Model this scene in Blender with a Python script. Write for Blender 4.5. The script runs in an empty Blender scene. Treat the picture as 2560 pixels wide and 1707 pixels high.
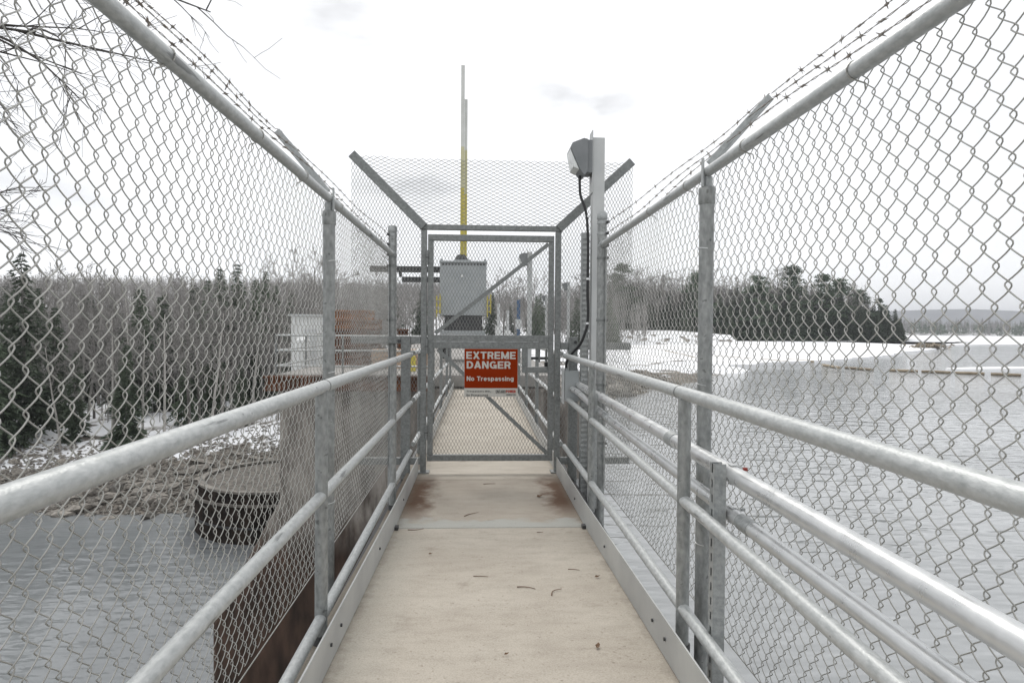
import bpy, math, random
import numpy as np
from mathutils import Vector, Matrix

S = bpy.context.scene
COL = S.collection
R = random.Random(7)
NR = np.random.RandomState(11)
PI = math.pi
H = 1.27                                   # camera height above the walkway

# ------------------------------------------------------------------ camera
cam = bpy.data.cameras.new('camera')
cam.sensor_width = 36.0
cam.lens = 22.96
cam.clip_start = 0.05
cam.clip_end = 12000
co = bpy.data.objects.new('camera', cam)
COL.objects.link(co)
yaw, pitch, roll = math.radians(2.9075), math.radians(1.0099), math.radians(0.42)
fwd = Vector((math.sin(yaw) * math.cos(pitch), math.cos(yaw) * math.cos(pitch), -math.sin(pitch)))
rt = fwd.cross(Vector((0, 0, 1))).normalized()
up = rt.cross(fwd)
r2 = rt * math.cos(roll) + up * math.sin(roll)
u2 = -rt * math.sin(roll) + up * math.cos(roll)
M = Matrix((r2, u2, -fwd)).transposed().to_4x4()
M.translation = Vector((0, 0, H))
co.matrix_world = M
S.camera = co

# ------------------------------------------------------------------ world, sun, exposure
SUN_EL, SUN_AZ = math.radians(48), math.radians(-8)      # high, ahead of the camera, behind cloud
w = bpy.data.worlds.new('World')
S.world = w
w.use_nodes = True
nt = w.node_tree
nt.nodes.clear()
out = nt.nodes.new('ShaderNodeOutputWorld')
bg = nt.nodes.new('ShaderNodeBackground')
sky = nt.nodes.new('ShaderNodeTexSky')
sky.sky_type = 'NISHITA'
sky.sun_disc = False
sky.sun_elevation = SUN_EL
sky.sun_rotation = SUN_AZ
tc = nt.nodes.new('ShaderNodeTexCoord')
mp = nt.nodes.new('ShaderNodeMapping')
mp.inputs['Scale'].default_value = (1.0, 1.0, 2.4)
n1 = nt.nodes.new('ShaderNodeTexNoise')
n1.inputs['Scale'].default_value = 2.2
n1.inputs['Detail'].default_value = 6
n1.inputs['Roughness'].default_value = 0.52
rp = nt.nodes.new('ShaderNodeValToRGB')
e = rp.color_ramp.elements
e[0].position = 0.33; e[0].color = (9.5, 9.6, 9.8, 1)
e[1].position = 0.62; e[1].color = (11.2, 11.25, 11.35, 1)
mx = nt.nodes.new('ShaderNodeMixRGB')
mx.inputs['Fac'].default_value = 0.94       # a nearly closed cloud deck
nt.links.new(tc.outputs['Generated'], mp.inputs['Vector'])
nt.links.new(mp.outputs['Vector'], n1.inputs['Vector'])
nt.links.new(n1.outputs['Fac'], rp.inputs['Fac'])
# a few darker wisps drifting in the white deck, all round the sky
def wisp(az, el, ra, re_, depth, last):
    d = Vector((math.sin(math.radians(az)) * math.cos(math.radians(el)), math.cos(math.radians(az)) * math.cos(math.radians(el)), math.sin(math.radians(el))))
    sb = nt.nodes.new('ShaderNodeVectorMath'); sb.operation = 'SUBTRACT'; sb.inputs[1].default_value = d
    nt.links.new(tc.outputs['Generated'], sb.inputs[0])
    sc = nt.nodes.new('ShaderNodeVectorMath'); sc.operation = 'MULTIPLY'; sc.inputs[1].default_value = (1 / ra, 1 / ra, 1 / re_)
    nt.links.new(sb.outputs[0], sc.inputs[0])
    ln = nt.nodes.new('ShaderNodeVectorMath'); ln.operation = 'LENGTH'; nt.links.new(sc.outputs[0], ln.inputs[0])
    ad = nt.nodes.new('ShaderNodeMath'); ad.operation = 'MULTIPLY_ADD'; ad.inputs[1].default_value = 2.2
    nt.links.new(n2w.outputs['Fac'], ad.inputs[0]); nt.links.new(ln.outputs['Value'], ad.inputs[2])
    mr = nt.nodes.new('ShaderNodeMapRange'); mr.interpolation_type = 'SMOOTHSTEP'
    mr.inputs['From Min'].default_value = 1.0; mr.inputs['From Max'].default_value = 2.1
    mr.inputs['To Min'].default_value = 1 - depth; mr.inputs['To Max'].default_value = 1.0
    nt.links.new(ad.outputs[0], mr.inputs['Value'])
    mu = nt.nodes.new('ShaderNodeMixRGB'); mu.blend_type = 'MULTIPLY'; mu.inputs['Fac'].default_value = 1
    nt.links.new(last, mu.inputs['Color1']); nt.links.new(mr.outputs['Result'], mu.inputs['Color2'])
    return mu.outputs['Color']
n2w = nt.nodes.new('ShaderNodeTexNoise'); n2w.inputs['Scale'].default_value = 11; n2w.inputs['Detail'].default_value = 5
nt.links.new(mp.outputs['Vector'], n2w.inputs['Vector'])
cloud = rp.outputs['Color']
for az, el, ra, re_, dp in ((-13.0, 24.5, .12, .045, .27), (7.0, 19.5, .075, .042, .30), (12.0, 19.0, .045, .03, .2), (-7.0, 12.0, .17, .035, .30), (-36, 10, .2, .03, .14), (38, 26, .2, .05, .12),
                            (70, 22, .2, .06, .25), (-80, 28, .2, .07, .25), (130, 25, .25, .07, .28), (-140, 20, .25, .06, .25), (180, 40, .25, .1, .25), (20, 55, .2, .1, .2)):
    cloud = wisp(az, el, ra, re_, dp, cloud)
nt.links.new(sky.outputs['Color'], mx.inputs['Color1'])
nt.links.new(cloud, mx.inputs['Color2'])
nt.links.new(mx.outputs['Color'], bg.inputs['Color'])
bg.inputs['Strength'].default_value = 0.10
nt.links.new(bg.outputs['Background'], out.inputs['Surface'])

sl = bpy.data.lights.new('sun', 'SUN')
sl.energy = 1.3
sl.angle = math.radians(14)
sl.color = (1.0, 0.97, 0.92)
so = bpy.data.objects.new('sun', sl)
COL.objects.link(so)
sd = Vector((math.sin(SUN_AZ) * math.cos(SUN_EL), math.cos(SUN_AZ) * math.cos(SUN_EL), math.sin(SUN_EL)))
so.rotation_euler = (-sd).to_track_quat('-Z', 'Y').to_euler()

S.view_settings.view_transform = 'Standard'
S.view_settings.look = 'None'
S.view_settings.exposure = 0.22
S.view_settings.gamma = 1.0
S.view_settings.use_curve_mapping = False
S.render.engine = 'CYCLES'
S.cycles.use_denoising = True
S.cycles.max_bounces = 6
S.cycles.diffuse_bounces = 3
S.cycles.glossy_bounces = 3
S.cycles.volume_bounces = 0

# ------------------------------------------------------------------ materials
def mat(name, base, rough=0.6, metal=0.0, base2=None, scale=20.0, bump=0.0, bscale=None, stretch=(1, 1, 1),
        lo=0.35, hi=0.65, detail=5, spec=0.5, rand=0.0, coord='Object', rough2=None, scuff=0.0):
    m = bpy.data.materials.new(name)
    m.use_nodes = True
    t = m.node_tree
    b = t.nodes['Principled BSDF']
    b.inputs['Roughness'].default_value = rough
    b.inputs['Metallic'].default_value = metal
    b.inputs['Specular IOR Level'].default_value = spec
    b.inputs['Base Color'].default_value = (*base, 1)
    if base2 or bump:
        c = t.nodes.new('ShaderNodeTexCoord')
        k = t.nodes.new('ShaderNodeMapping')
        k.inputs['Scale'].default_value = stretch
        t.links.new(c.outputs[coord], k.inputs['Vector'])
    if base2:
        n = t.nodes.new('ShaderNodeTexNoise')
        n.inputs['Scale'].default_value = scale
        n.inputs['Detail'].default_value = detail
        r = t.nodes.new('ShaderNodeValToRGB')
        r.color_ramp.elements[0].position = lo
        r.color_ramp.elements[1].position = hi
        r.color_ramp.elements[0].color = (*base, 1)
        r.color_ramp.elements[1].color = (*base2, 1)
        t.links.new(k.outputs['Vector'], n.inputs['Vector'])
        t.links.new(n.outputs['Fac'], r.inputs['Fac'])
        last = r.outputs['Color']
        if rand:
            oi = t.nodes.new('ShaderNodeObjectInfo')
            mr = t.nodes.new('ShaderNodeMapRange')
            mr.inputs['To Min'].default_value = 1 - rand
            mr.inputs['To Max'].default_value = 1 + rand
            t.links.new(oi.outputs['Random'], mr.inputs['Value'])
            hs = t.nodes.new('ShaderNodeHueSaturation')
            t.links.new(mr.outputs['Result'], hs.inputs['Value'])
            t.links.new(last, hs.inputs['Color'])
            last = hs.outputs['Color']
        if scuff:
            for sc_, st_, th_ in ((9.0, (4, .35, 4), .66), (60.0, (1, .5, 1), .73)):
                k3 = t.nodes.new('ShaderNodeMapping'); k3.inputs['Scale'].default_value = st_
                t.links.new(c.outputs[coord], k3.inputs['Vector'])
                n3 = t.nodes.new('ShaderNodeTexNoise'); n3.inputs['Scale'].default_value = sc_; n3.inputs['Detail'].default_value = 3
                t.links.new(k3.outputs['Vector'], n3.inputs['Vector'])
                q3 = t.nodes.new('ShaderNodeMapRange'); q3.inputs['From Min'].default_value = th_; q3.inputs['From Max'].default_value = th_ + .04
                q3.inputs['To Min'].default_value = 1; q3.inputs['To Max'].default_value = 1 - scuff
                t.links.new(n3.outputs['Fac'], q3.inputs['Value'])
                x3 = t.nodes.new('ShaderNodeMixRGB'); x3.blend_type = 'MULTIPLY'; x3.inputs['Fac'].default_value = 1
                t.links.new(last, x3.inputs['Color1']); t.links.new(q3.outputs['Result'], x3.inputs['Color2'])
                last = x3.outputs['Color']
        t.links.new(last, b.inputs['Base Color'])
        if rough2 is not None:
            q = t.nodes.new('ShaderNodeMapRange')
            q.inputs['From Min'].default_value = lo
            q.inputs['From Max'].default_value = hi
            q.inputs['To Min'].default_value = rough
            q.inputs['To Max'].default_value = rough2
            t.links.new(n.outputs['Fac'], q.inputs['Value'])
            t.links.new(q.outputs['Result'], b.inputs['Roughness'])
    if bump:
        n2 = t.nodes.new('ShaderNodeTexNoise')
        n2.inputs['Scale'].default_value = bscale or scale * 3
        n2.inputs['Detail'].default_value = 4
        bp = t.nodes.new('ShaderNodeBump')
        bp.inputs['Strength'].default_value = bump
        bp.inputs['Distance'].default_value = 0.02
        t.links.new(k.outputs['Vector'], n2.inputs['Vector'])
        t.links.new(n2.outputs['Fac'], bp.inputs['Height'])
        t.links.new(bp.outputs['Normal'], b.inputs['Normal'])
    return m

GALV = mat('galvanized_steel', (0.30, 0.315, 0.315), 0.42, 0.4, (0.42, 0.435, 0.43), 70, 0.12, 120, rough2=0.6)
GALVP = mat('galvanized_pipe', (0.375, 0.392, 0.388), 0.36, 0.25, (0.535, 0.548, 0.543), 75, 0.10, 160, rough2=0.55, stretch=(1, .55, 1), lo=.3, hi=.7, scuff=.5)
GALVD = mat('weathered_galvanized', (0.140, 0.149, 0.146), 0.48, 0.3, (0.245, 0.255, 0.25), 60, 0.12, 140, lo=.3, hi=.75)
GALVQ = mat('dull_galvanized_post', (0.195, 0.205, 0.20), 0.48, 0.25, (0.35, 0.36, 0.352), 55, 0.12, 140, lo=.3, hi=.72, stretch=(1, 1, .5), scuff=.45)
WIRE = mat('galvanized_wire', (0.34, 0.335, 0.31), 0.42, 0.3, (0.44, 0.436, 0.41), 9)
BARB = mat('rusty_barbed_wire', (0.20, 0.165, 0.135), 0.6, 0.3, (0.34, 0.325, 0.30), 12)
EXPM = mat('expanded_metal', (0.17, 0.175, 0.165), 0.45, 0.4, (0.26, 0.26, 0.25), 8)
CONDM = mat('bright_conduit', (0.60, 0.61, 0.61), 0.27, 0.6, (0.70, 0.71, 0.71), 16, 0.03, 40, rough2=0.4, scuff=.35)
ALU = mat('dull_aluminium', (0.40, 0.41, 0.41), 0.5, 0.3, (0.50, 0.51, 0.50), 3, 0.05, 20)
GREYP = mat('grey_paint', (0.30, 0.325, 0.33), 0.5, 0.0, (0.34, 0.36, 0.365), 4)
LIGHTP = mat('pale_grey_paint', (0.50, 0.52, 0.52), 0.5, 0.0, (0.56, 0.57, 0.57), 3)
BLACK = mat('black_rubber', (0.012, 0.012, 0.013), 0.5)
DARK = mat('dark_steel', (0.03, 0.032, 0.035), 0.55, 0.0, (0.05, 0.05, 0.05), 6)
BRONZE = mat('dark_lamp_housing', (0.15, 0.16, 0.165), 0.45, 0.0, (0.19, 0.2, 0.205), 6)
LENS = mat('clear_lens', (0.55, 0.57, 0.56), 0.18, 0.0, (0.66, 0.68, 0.66), 30, 0.2, 60)
WHITEP = mat('white_paint', (0.72, 0.73, 0.72), 0.55, 0.0, (0.62, 0.63, 0.62), 3)
YELLOW = mat('yellow_paint', (0.44, 0.37, 0.045), 0.55, 0.0, (0.52, 0.44, 0.09), 4)
PALEMAST = mat('flare_bleached_mast', (0.52, 0.53, 0.50), 0.5, 0.0, (0.60, 0.61, 0.585), 3)  # sky flare over the mast top, put into its colour
OLIVE = mat('half_flare_bleached_mast', (0.46, 0.44, 0.24), 0.5, 0.0, (0.53, 0.51, 0.33), 2)  # weaker flare bleaching of the yellow, put into the colour
RUST = mat('rusty_steel', (0.045, 0.020, 0.013), 0.85, 0.0, (0.15, 0.060, 0.028), 2.2, 0.3, 20, rand=0.3)
RUSTO = mat('orange_rust', (0.12, 0.045, 0.018), 0.85, 0.0, (0.25, 0.11, 0.042), 3, 0.3, 20, rand=0.25)
REDS = mat('red_sign_face', (0.245, 0.026, 0.003), 0.6, 0.0, (0.215, 0.022, 0.0025), 5, spec=0.05)
SIGNW = mat('sign_white', (0.50, 0.49, 0.45), 0.55, spec=0.2)
SIGNK = mat('sign_black', (0.02, 0.02, 0.02), 0.5)
SIGNR = mat('sign_red_print', (0.35, 0.03, 0.015), 0.5)
SNOW = mat('snow', (0.74, 0.75, 0.77), 0.85, 0.0, (0.90, 0.90, 0.91), 0.10, 0.3, 1.5, coord='Object', lo=.3, hi=.6)
STONE = mat('shore_stone', (0.085, 0.076, 0.066), 0.85, 0.0, (0.24, 0.222, 0.195), 3, 0.5, 9, rand=0.5)
BARK = mat('grey_bark', (0.12, 0.11, 0.10), 0.9, 0.0, (0.24, 0.23, 0.215), 6, rand=0.35)
BARKD = mat('dark_bark', (0.05, 0.045, 0.041), 0.9, 0.0, (0.10, 0.092, 0.085), 9)
TWIGM = mat('bare_twigs', (0.195, 0.185, 0.175), 0.9, 0.0, (0.295, 0.285, 0.272), 2, rand=0.2)
BIRCH = mat('pale_bark', (0.30, 0.29, 0.27), 0.85, 0.0, (0.45, 0.43, 0.40), 5, rand=0.2)
NEEDLE = mat('spruce_needles', (0.050, 0.074, 0.048), 0.75, 0.0, (0.125, 0.155, 0.100), 1.3, rand=0.35)
PNEEDLE = mat('pine_needles', (0.050, 0.078, 0.048), 0.75, 0.0, (0.105, 0.145, 0.085), 1.1, rand=0.25)
WOOD = mat('boom_timber', (0.22, 0.175, 0.12), 0.8, 0.0, (0.34, 0.285, 0.21), 2, rand=0.25)
TWIGD = mat('fallen_twig', (0.09, 0.042, 0.022), 0.85, 0.0, (0.15, 0.085, 0.05), 30)
BRUSH = mat('brown_brush', (0.24, 0.20, 0.15), 0.9, 0.0, (0.36, 0.31, 0.24), 2)
REDP = mat('red_plastic', (0.25, 0.03, 0.018), 0.6)
RIMC = mat('dull_rim_concrete', (0.11, 0.10, 0.088), 0.85, 0, (0.22, 0.205, 0.18), 2.5, 0.3, 14)
FILL = mat('dark_gravel', (0.05, 0.044, 0.038), 0.9, 0, (0.16, 0.145, 0.125), 3.5, 0.6, 12)
SHEET = mat('dark_sheet_piling', (0.010, 0.008, 0.007), 0.9, 0, (0.035, 0.026, 0.021), 2.0, spec=0.1)
LEAFM = mat('dead_leaf', (0.11, 0.06, 0.03), 0.8, 0.0, (0.17, 0.10, 0.055), 40)
BLUEP = mat('blue_paint', (0.06, 0.11, 0.20), 0.5)
PLANK = mat('pale_timber', (0.42, 0.29, 0.20), 0.8, 0.0, (0.50, 0.36, 0.26), 5, stretch=(1, 8, 8))


def custom(name, build):
    m = bpy.data.materials.new(name)
    m.use_nodes = True
    t = m.node_tree
    b = t.nodes['Principled BSDF']
    def N(kind, **kw):
        n = t.nodes.new('ShaderNode' + kind)
        for k, v in kw.items():
            if k in n.inputs:
                n.inputs[k].default_value = v
            else:
                setattr(n, k, v)
        return n
    build(t, b, N, t.links.new)
    return m

def ramp(N, p0, c0, p1, c1):
    r = N('ValToRGB')
    r.color_ramp.elements[0].position = p0; r.color_ramp.elements[0].color = (*c0, 1) if len(c0) == 3 else c0
    r.color_ramp.elements[1].position = p1; r.color_ramp.elements[1].color = (*c1, 1) if len(c1) == 3 else c1
    return r

def deck_mat(t, b, N, L):
    # tan weathered concrete; brushed across; rust-brown stains along the toe boards near the gate, pale laitance at the joint
    tcn = N('TexCoord')
    big = N('TexNoise', Scale=1.6, Detail=6.0, Roughness=0.6)
    L(tcn.outputs['Object'], big.inputs['Vector'])
    r1 = ramp(N, 0.32, (0.395, 0.352, 0.296), 0.68, (0.485, 0.442, 0.380))
    L(big.outputs['Fac'], r1.inputs['Fac'])
    mp2 = N('Mapping'); mp2.inputs['Scale'].default_value = (3.0, 7.5, 1)
    L(tcn.outputs['Object'], mp2.inputs['Vector'])
    st = N('TexNoise', Scale=1.7, Detail=7.0, Roughness=0.65)
    L(mp2.outputs['Vector'], st.inputs['Vector'])
    r2_ = ramp(N, 0.30, (0.80, 0.79, 0.78), 0.56, (1.0, 1.0, 1.0))
    L(st.outputs['Fac'], r2_.inputs['Fac'])
    m1 = N('MixRGB', blend_type='MULTIPLY', Fac=0.75)
    L(r1.outputs['Color'], m1.inputs['Color1']); L(r2_.outputs['Color'], m1.inputs['Color2'])
    spk = N('TexNoise', Scale=55.0, Detail=3.0)
    L(tcn.outputs['Object'], spk.inputs['Vector'])
    r3 = ramp(N, 0.27, (0.55, 0.52, 0.48), 0.36, (1, 1, 1))
    L(spk.outputs['Fac'], r3.inputs['Fac'])
    m2 = N('MixRGB', blend_type='MULTIPLY', Fac=0.7)
    L(m1.outputs['Color'], m2.inputs['Color1']); L(r3.outputs['Color'], m2.inputs['Color2'])
    sep = N('SeparateXYZ'); L(tcn.outputs['Object'], sep.inputs['Vector'])
    # x distance from the centre of the walkway, 0.085
    ax = N('Math', operation='SUBTRACT'); L(sep.outputs['X'], ax.inputs[0]); ax.inputs[1].default_value = 0.085
    ab = N('Math', operation='ABSOLUTE'); L(ax.outputs[0], ab.inputs[0])
    sn = N('TexNoise', Scale=6.5, Detail=8.0, Roughness=0.65); L(tcn.outputs['Object'], sn.inputs['Vector'])
    ad = N('Math', operation='MULTIPLY_ADD'); L(sn.outputs['Fac'], ad.inputs[0]); ad.inputs[1].default_value = 0.42
    L(ab.outputs[0], ad.inputs[2])
    edge = N('MapRange'); edge.inputs['From Min'].default_value = 0.595; edge.inputs['From Max'].default_value = 0.73
    L(ad.outputs[0], edge.inputs['Value'])
    ya = N('MapRange'); ya.inputs['From Min'].default_value = 4.25; ya.inputs['From Max'].default_value = 4.75
    L(sep.outputs['Y'], ya.inputs['Value'])
    yb = N('MapRange'); yb.inputs['From Min'].default_value = 5.75; yb.inputs['From Max'].default_value = 5.35
    L(sep.outputs['Y'], yb.inputs['Value'])
    p1 = N('Math', operation='MULTIPLY'); L(ya.outputs[0], p1.inputs[0]); L(yb.outputs[0], p1.inputs[1])
    p2 = N('Math', operation='MULTIPLY'); L(p1.outputs[0], p2.inputs[0]); L(edge.outputs[0], p2.inputs[1])
    m3 = N('MixRGB'); L(p2.outputs[0], m3.inputs['Fac'])
    L(m2.outputs['Color'], m3.inputs['Color1']); m3.inputs['Color2'].default_value = (0.125, 0.065, 0.033, 1)
    # damp greyer slab between the joint and the gate
    ga = N('MapRange'); ga.inputs['From Min'].default_value = 4.15; ga.inputs['From Max'].default_value = 4.35; L(sep.outputs['Y'], ga.inputs['Value'])
    gb = N('MapRange'); gb.inputs['From Min'].default_value = 5.60; gb.inputs['From Max'].default_value = 5.50; L(sep.outputs['Y'], gb.inputs['Value'])
    g = N('Math', operation='MULTIPLY'); L(ga.outputs[0], g.inputs[0]); L(gb.outputs[0], g.inputs[1])
    g2 = N('Math', operation='MULTIPLY'); L(g.outputs[0], g2.inputs[0]); g2.inputs[1].default_value = 0.55
    m4 = N('MixRGB', blend_type='MULTIPLY'); L(g2.outputs[0], m4.inputs['Fac'])
    L(m3.outputs['Color'], m4.inputs['Color1']); m4.inputs['Color2'].default_value = (0.74, 0.72, 0.71, 1)
    # pale cement smear at the joint
    jn = N('TexNoise', Scale=3.0, Detail=4.0); L(tcn.outputs['Object'], jn.inputs['Vector'])
    jy = N('Math', operation='MULTIPLY_ADD'); L(jn.outputs['Fac'], jy.inputs[0]); jy.inputs[1].default_value = -0.55; L(sep.outputs['Y'], jy.inputs[2])
    j1 = N('MapRange'); j1.inputs['From Min'].default_value = 4.08; j1.inputs['From Max'].default_value = 4.03; L(jy.outputs[0], j1.inputs['Value'])
    j2 = N('MapRange'); j2.inputs['From Min'].default_value = 4.15; j2.inputs['From Max'].default_value = 4.19; L(sep.outputs['Y'], j2.inputs['Value'])
    j = N('Math', operation='MULTIPLY'); L(j1.outputs[0], j.inputs[0]); L(j2.outputs[0], j.inputs[1])
    jj = N('Math', operation='MULTIPLY'); L(j.outputs[0], jj.inputs[0]); jj.inputs[1].default_value = 0.75
    m5 = N('MixRGB'); L(jj.outputs[0], m5.inputs['Fac']); L(m4.outputs['Color'], m5.inputs['Color1']); m5.inputs['Color2'].default_value = (0.40, 0.41, 0.39, 1)
    # lighter greyish wash along the left toe board
    lw = N('MapRange'); lw.inputs['From Min'].default_value = -0.28; lw.inputs['From Max'].default_value = -0.50; L(sep.outputs['X'], lw.inputs['Value'])
    lw3 = N('MapRange'); lw3.inputs['From Min'].default_value = 4.16; lw3.inputs['From Max'].default_value = 3.9; L(sep.outputs['Y'], lw3.inputs['Value'])
    lw4 = N('Math', operation='MULTIPLY'); L(lw.outputs[0], lw4.inputs[0]); L(lw3.outputs[0], lw4.inputs[1])
    lw2 = N('Math', operation='MULTIPLY'); L(lw4.outputs[0], lw2.inputs[0]); L(sn.outputs['Fac'], lw2.inputs[1])
    m6 = N('MixRGB'); L(lw2.outputs[0], m6.inputs['Fac']); L(m5.outputs['Color'], m6.inputs['Color1']); m6.inputs['Color2'].default_value = (0.40, 0.385, 0.34, 1)
    gn = N('TexNoise', Scale=170.0, Detail=2.0); L(tcn.outputs['Object'], gn.inputs['Vector'])
    gr = ramp(N, 0.30, (0.84, 0.83, 0.81), 0.66, (1.06, 1.06, 1.05)); L(gn.outputs['Fac'], gr.inputs['Fac'])
    m7 = N('MixRGB', blend_type='MULTIPLY', Fac=1.0); L(m6.outputs['Color'], m7.inputs['Color1']); L(gr.outputs['Color'], m7.inputs['Color2'])
    dn = N('TexNoise', Scale=14.0, Detail=6.0, Roughness=0.7); L(tcn.outputs['Object'], dn.inputs['Vector'])
    da = N('Math', operation='MULTIPLY_ADD'); L(dn.outputs['Fac'], da.inputs[0]); da.inputs[1].default_value = 0.14; L(ab.outputs[0], da.inputs[2])
    dm = N('MapRange'); dm.inputs['From Min'].default_value = 0.635; dm.inputs['From Max'].default_value = 0.70; dm.inputs['To Max'].default_value = 0.7; L(da.outputs[0], dm.inputs['Value'])
    m8 = N('MixRGB'); L(dm.outputs[0], m8.inputs['Fac']); L(m7.outputs['Color'], m8.inputs['Color1']); m8.inputs['Color2'].default_value = (0.16, 0.135, 0.105, 1)
    sc = N('TexNoise', Scale=5.0, Detail=7.0, Roughness=0.7); L(tcn.outputs['Object'], sc.inputs['Vector'])
    sr = ramp(N, 0.60, (1, 1, 1), 0.74, (0.70, 0.68, 0.65)); L(sc.outputs['Fac'], sr.inputs['Fac'])
    m9 = N('MixRGB', blend_type='MULTIPLY', Fac=0.9); L(m8.outputs['Color'], m9.inputs['Color1']); L(sr.outputs['Color'], m9.inputs['Color2'])
    L(m9.outputs['Color'], b.inputs['Base Color'])
    b.inputs['Roughness'].default_value = 0.8
    bm = N('Bump', Strength=0.25); bm.inputs['Distance'].default_value = 0.01
    L(st.outputs['Fac'], bm.inputs['Height']); L(bm.outputs['Normal'], b.inputs['Normal'])
DECK = custom('walkway_concrete', deck_mat)

def pier_mat(t, b, N, L):
    tcn = N('TexCoord')
    mp2 = N('Mapping'); mp2.inputs['Scale'].default_value = (2.0, 2.0, 0.5)
    L(tcn.outputs['Object'], mp2.inputs['Vector'])
    n = N('TexNoise', Scale=2.3, Detail=8.0, Roughness=0.68); L(mp2.outputs['Vector'], n.inputs['Vector'])
    r = ramp(N, 0.36, (0.10, 0.085, 0.073), 0.62, (0.33, 0.305, 0.275)); L(n.outputs['Fac'], r.inputs['Fac'])
    sep = N('SeparateXYZ'); L(tcn.outputs['Object'], sep.inputs['Vector'])
    z = N('MapRange'); z.inputs['From Min'].default_value = -2.6; z.inputs['From Max'].default_value = -3.6
    L(sep.outputs['Z'], z.inputs['Value'])
    m1 = N('MixRGB'); L(z.outputs[0], m1.inputs['Fac']); L(r.outputs['Color'], m1.inputs['Color1'])
    n2 = N('TexNoise', Scale=2.0, Detail=6.0); L(mp2.outputs['Vector'], n2.inputs['Vector'])
    r2_ = ramp(N, 0.35, (0.026, 0.016, 0.011), 0.7, (0.10, 0.060, 0.042)); L(n2.outputs['Fac'], r2_.inputs['Fac'])
    L(r2_.outputs['Color'], m1.inputs['Color2'])
    L(m1.outputs['Color'], b.inputs['Base Color'])
    b.inputs['Roughness'].default_value = 0.85
PIER = custom('stained_pier_concrete', pier_mat)
CONC = mat('grey_concrete', (0.22, 0.21, 0.195), 0.85, 0, (0.33, 0.315, 0.295), 2.5, 0.3, 14)

def water_mat(c1, c2, scale, dist, sx, sy, rough):
    def f(t, b, N, L):
        tcn = N('TexCoord'); k = N('Mapping'); k.inputs['Scale'].default_value = (sx, sy, 1)
        k.inputs['Rotation'].default_value = (0, 0, 0.16)
        L(tcn.outputs['Object'], k.inputs['Vector'])
        n = N('TexNoise', Scale=scale, Detail=2.0, Roughness=0.45); L(k.outputs['Vector'], n.inputs['Vector'])
        g = N('TexNoise', Scale=0.11, Detail=3.0); L(k.outputs['Vector'], g.inputs['Vector'])      # gust patches: calmer and rougher water
        gr = N('MapRange'); gr.inputs['From Min'].default_value = 0.35; gr.inputs['From Max'].default_value = 0.65
        gr.inputs['To Min'].default_value = 0.35; gr.inputs['To Max'].default_value = 1.0; L(g.outputs['Fac'], gr.inputs['Value'])
        n3 = N('TexNoise', Scale=0.09, Detail=4.0); L(k.outputs['Vector'], n3.inputs['Vector'])
        r = ramp(N, 0.35, c1, 0.65, c2); L(n3.outputs['Fac'], r.inputs['Fac'])
        L(r.outputs['Color'], b.inputs['Base Color'])
        b.inputs['Roughness'].default_value = rough
        b.inputs['IOR'].default_value = 1.33
        bm = N('Bump'); bm.inputs['Distance'].default_value = dist
        L(gr.outputs[0], bm.inputs['Strength'])
        L(n.outputs['Fac'], bm.inputs['Height']); L(bm.outputs['Normal'], b.inputs['Normal'])
    return f
LAKE = custom('rippled_lake_water', water_mat((0.275, 0.286, 0.290), (0.335, 0.346, 0.350), 2.3, 0.085, 0.55, 1.5, 0.06))
RIVER = custom('grey_river_water', water_mat((0.165, 0.176, 0.181), (0.245, 0.257, 0.262), 1.7, 0.12, 0.45, 1.2, 0.03))

def bank_mat(t, b, N, L):
    tcn = N('TexCoord')
    n = N('TexNoise', Scale=0.55, Detail=8.0, Roughness=0.68); L(tcn.outputs['Object'], n.inputs['Vector'])
    r = ramp(N, 0.34, (0.06, 0.05, 0.042), 0.66, (0.23, 0.205, 0.17)); L(n.outputs['Fac'], r.inputs['Fac'])
    sep = N('SeparateXYZ'); L(tcn.outputs['Object'], sep.inputs['Vector'])
    n2 = N('TexNoise', Scale=0.22, Detail=6.0, Roughness=0.6); L(tcn.outputs['Object'], n2.inputs['Vector'])
    a = N('Math', operation='MULTIPLY_ADD'); L(n2.outputs['Fac'], a.inputs[0]); a.inputs[1].default_value = 26.0; L(sep.outputs['Y'], a.inputs[2])
    s1 = N('MapRange'); s1.inputs['From Min'].default_value = 56.2; s1.inputs['From Max'].default_value = 57.2; L(a.outputs[0], s1.inputs['Value'])
    # leaf litter showing between the snow patches under the trees
    n3 = N('TexNoise', Scale=0.4, Detail=6.0); L(tcn.outputs['Object'], n3.inputs['Vector'])
    s2 = N('MapRange'); s2.inputs['From Min'].default_value = 0.62; s2.inputs['From Max'].default_value = 0.55; L(n3.outputs['Fac'], s2.inputs['Value'])
    s = N('Math', operation='MULTIPLY'); L(s1.outputs[0], s.inputs[0]); L(s2.outputs[0], s.inputs[1])
    m1 = N('MixRGB'); L(s.outputs[0], m1.inputs['Fac']); L(r.outputs['Color'], m1.inputs['Color1']); m1.inputs['Color2'].default_value = (0.80, 0.81, 0.83, 1)
    L(m1.outputs['Color'], b.inputs['Base Color'])
    b.inputs['Roughness'].default_value = 0.9
    bm = N('Bump', Strength=0.8); bm.inputs['Distance'].default_value = 0.25
    L(n.outputs['Fac'], bm.inputs['Height']); L(bm.outputs['Normal'], b.inputs['Normal'])
BANK = custom('snow_patched_bank', bank_mat)
FLOOR = mat('forest_floor', (0.12, 0.105, 0.09), 0.95, 0, (0.62, 0.62, 0.63), 0.12, 0, None, lo=0.42, hi=0.58)
FARH = mat('wooded_far_hill', (0.085, 0.09, 0.095), 0.95, 0, (0.13, 0.13, 0.13), 0.01, lo=0.3, hi=0.7)

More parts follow.
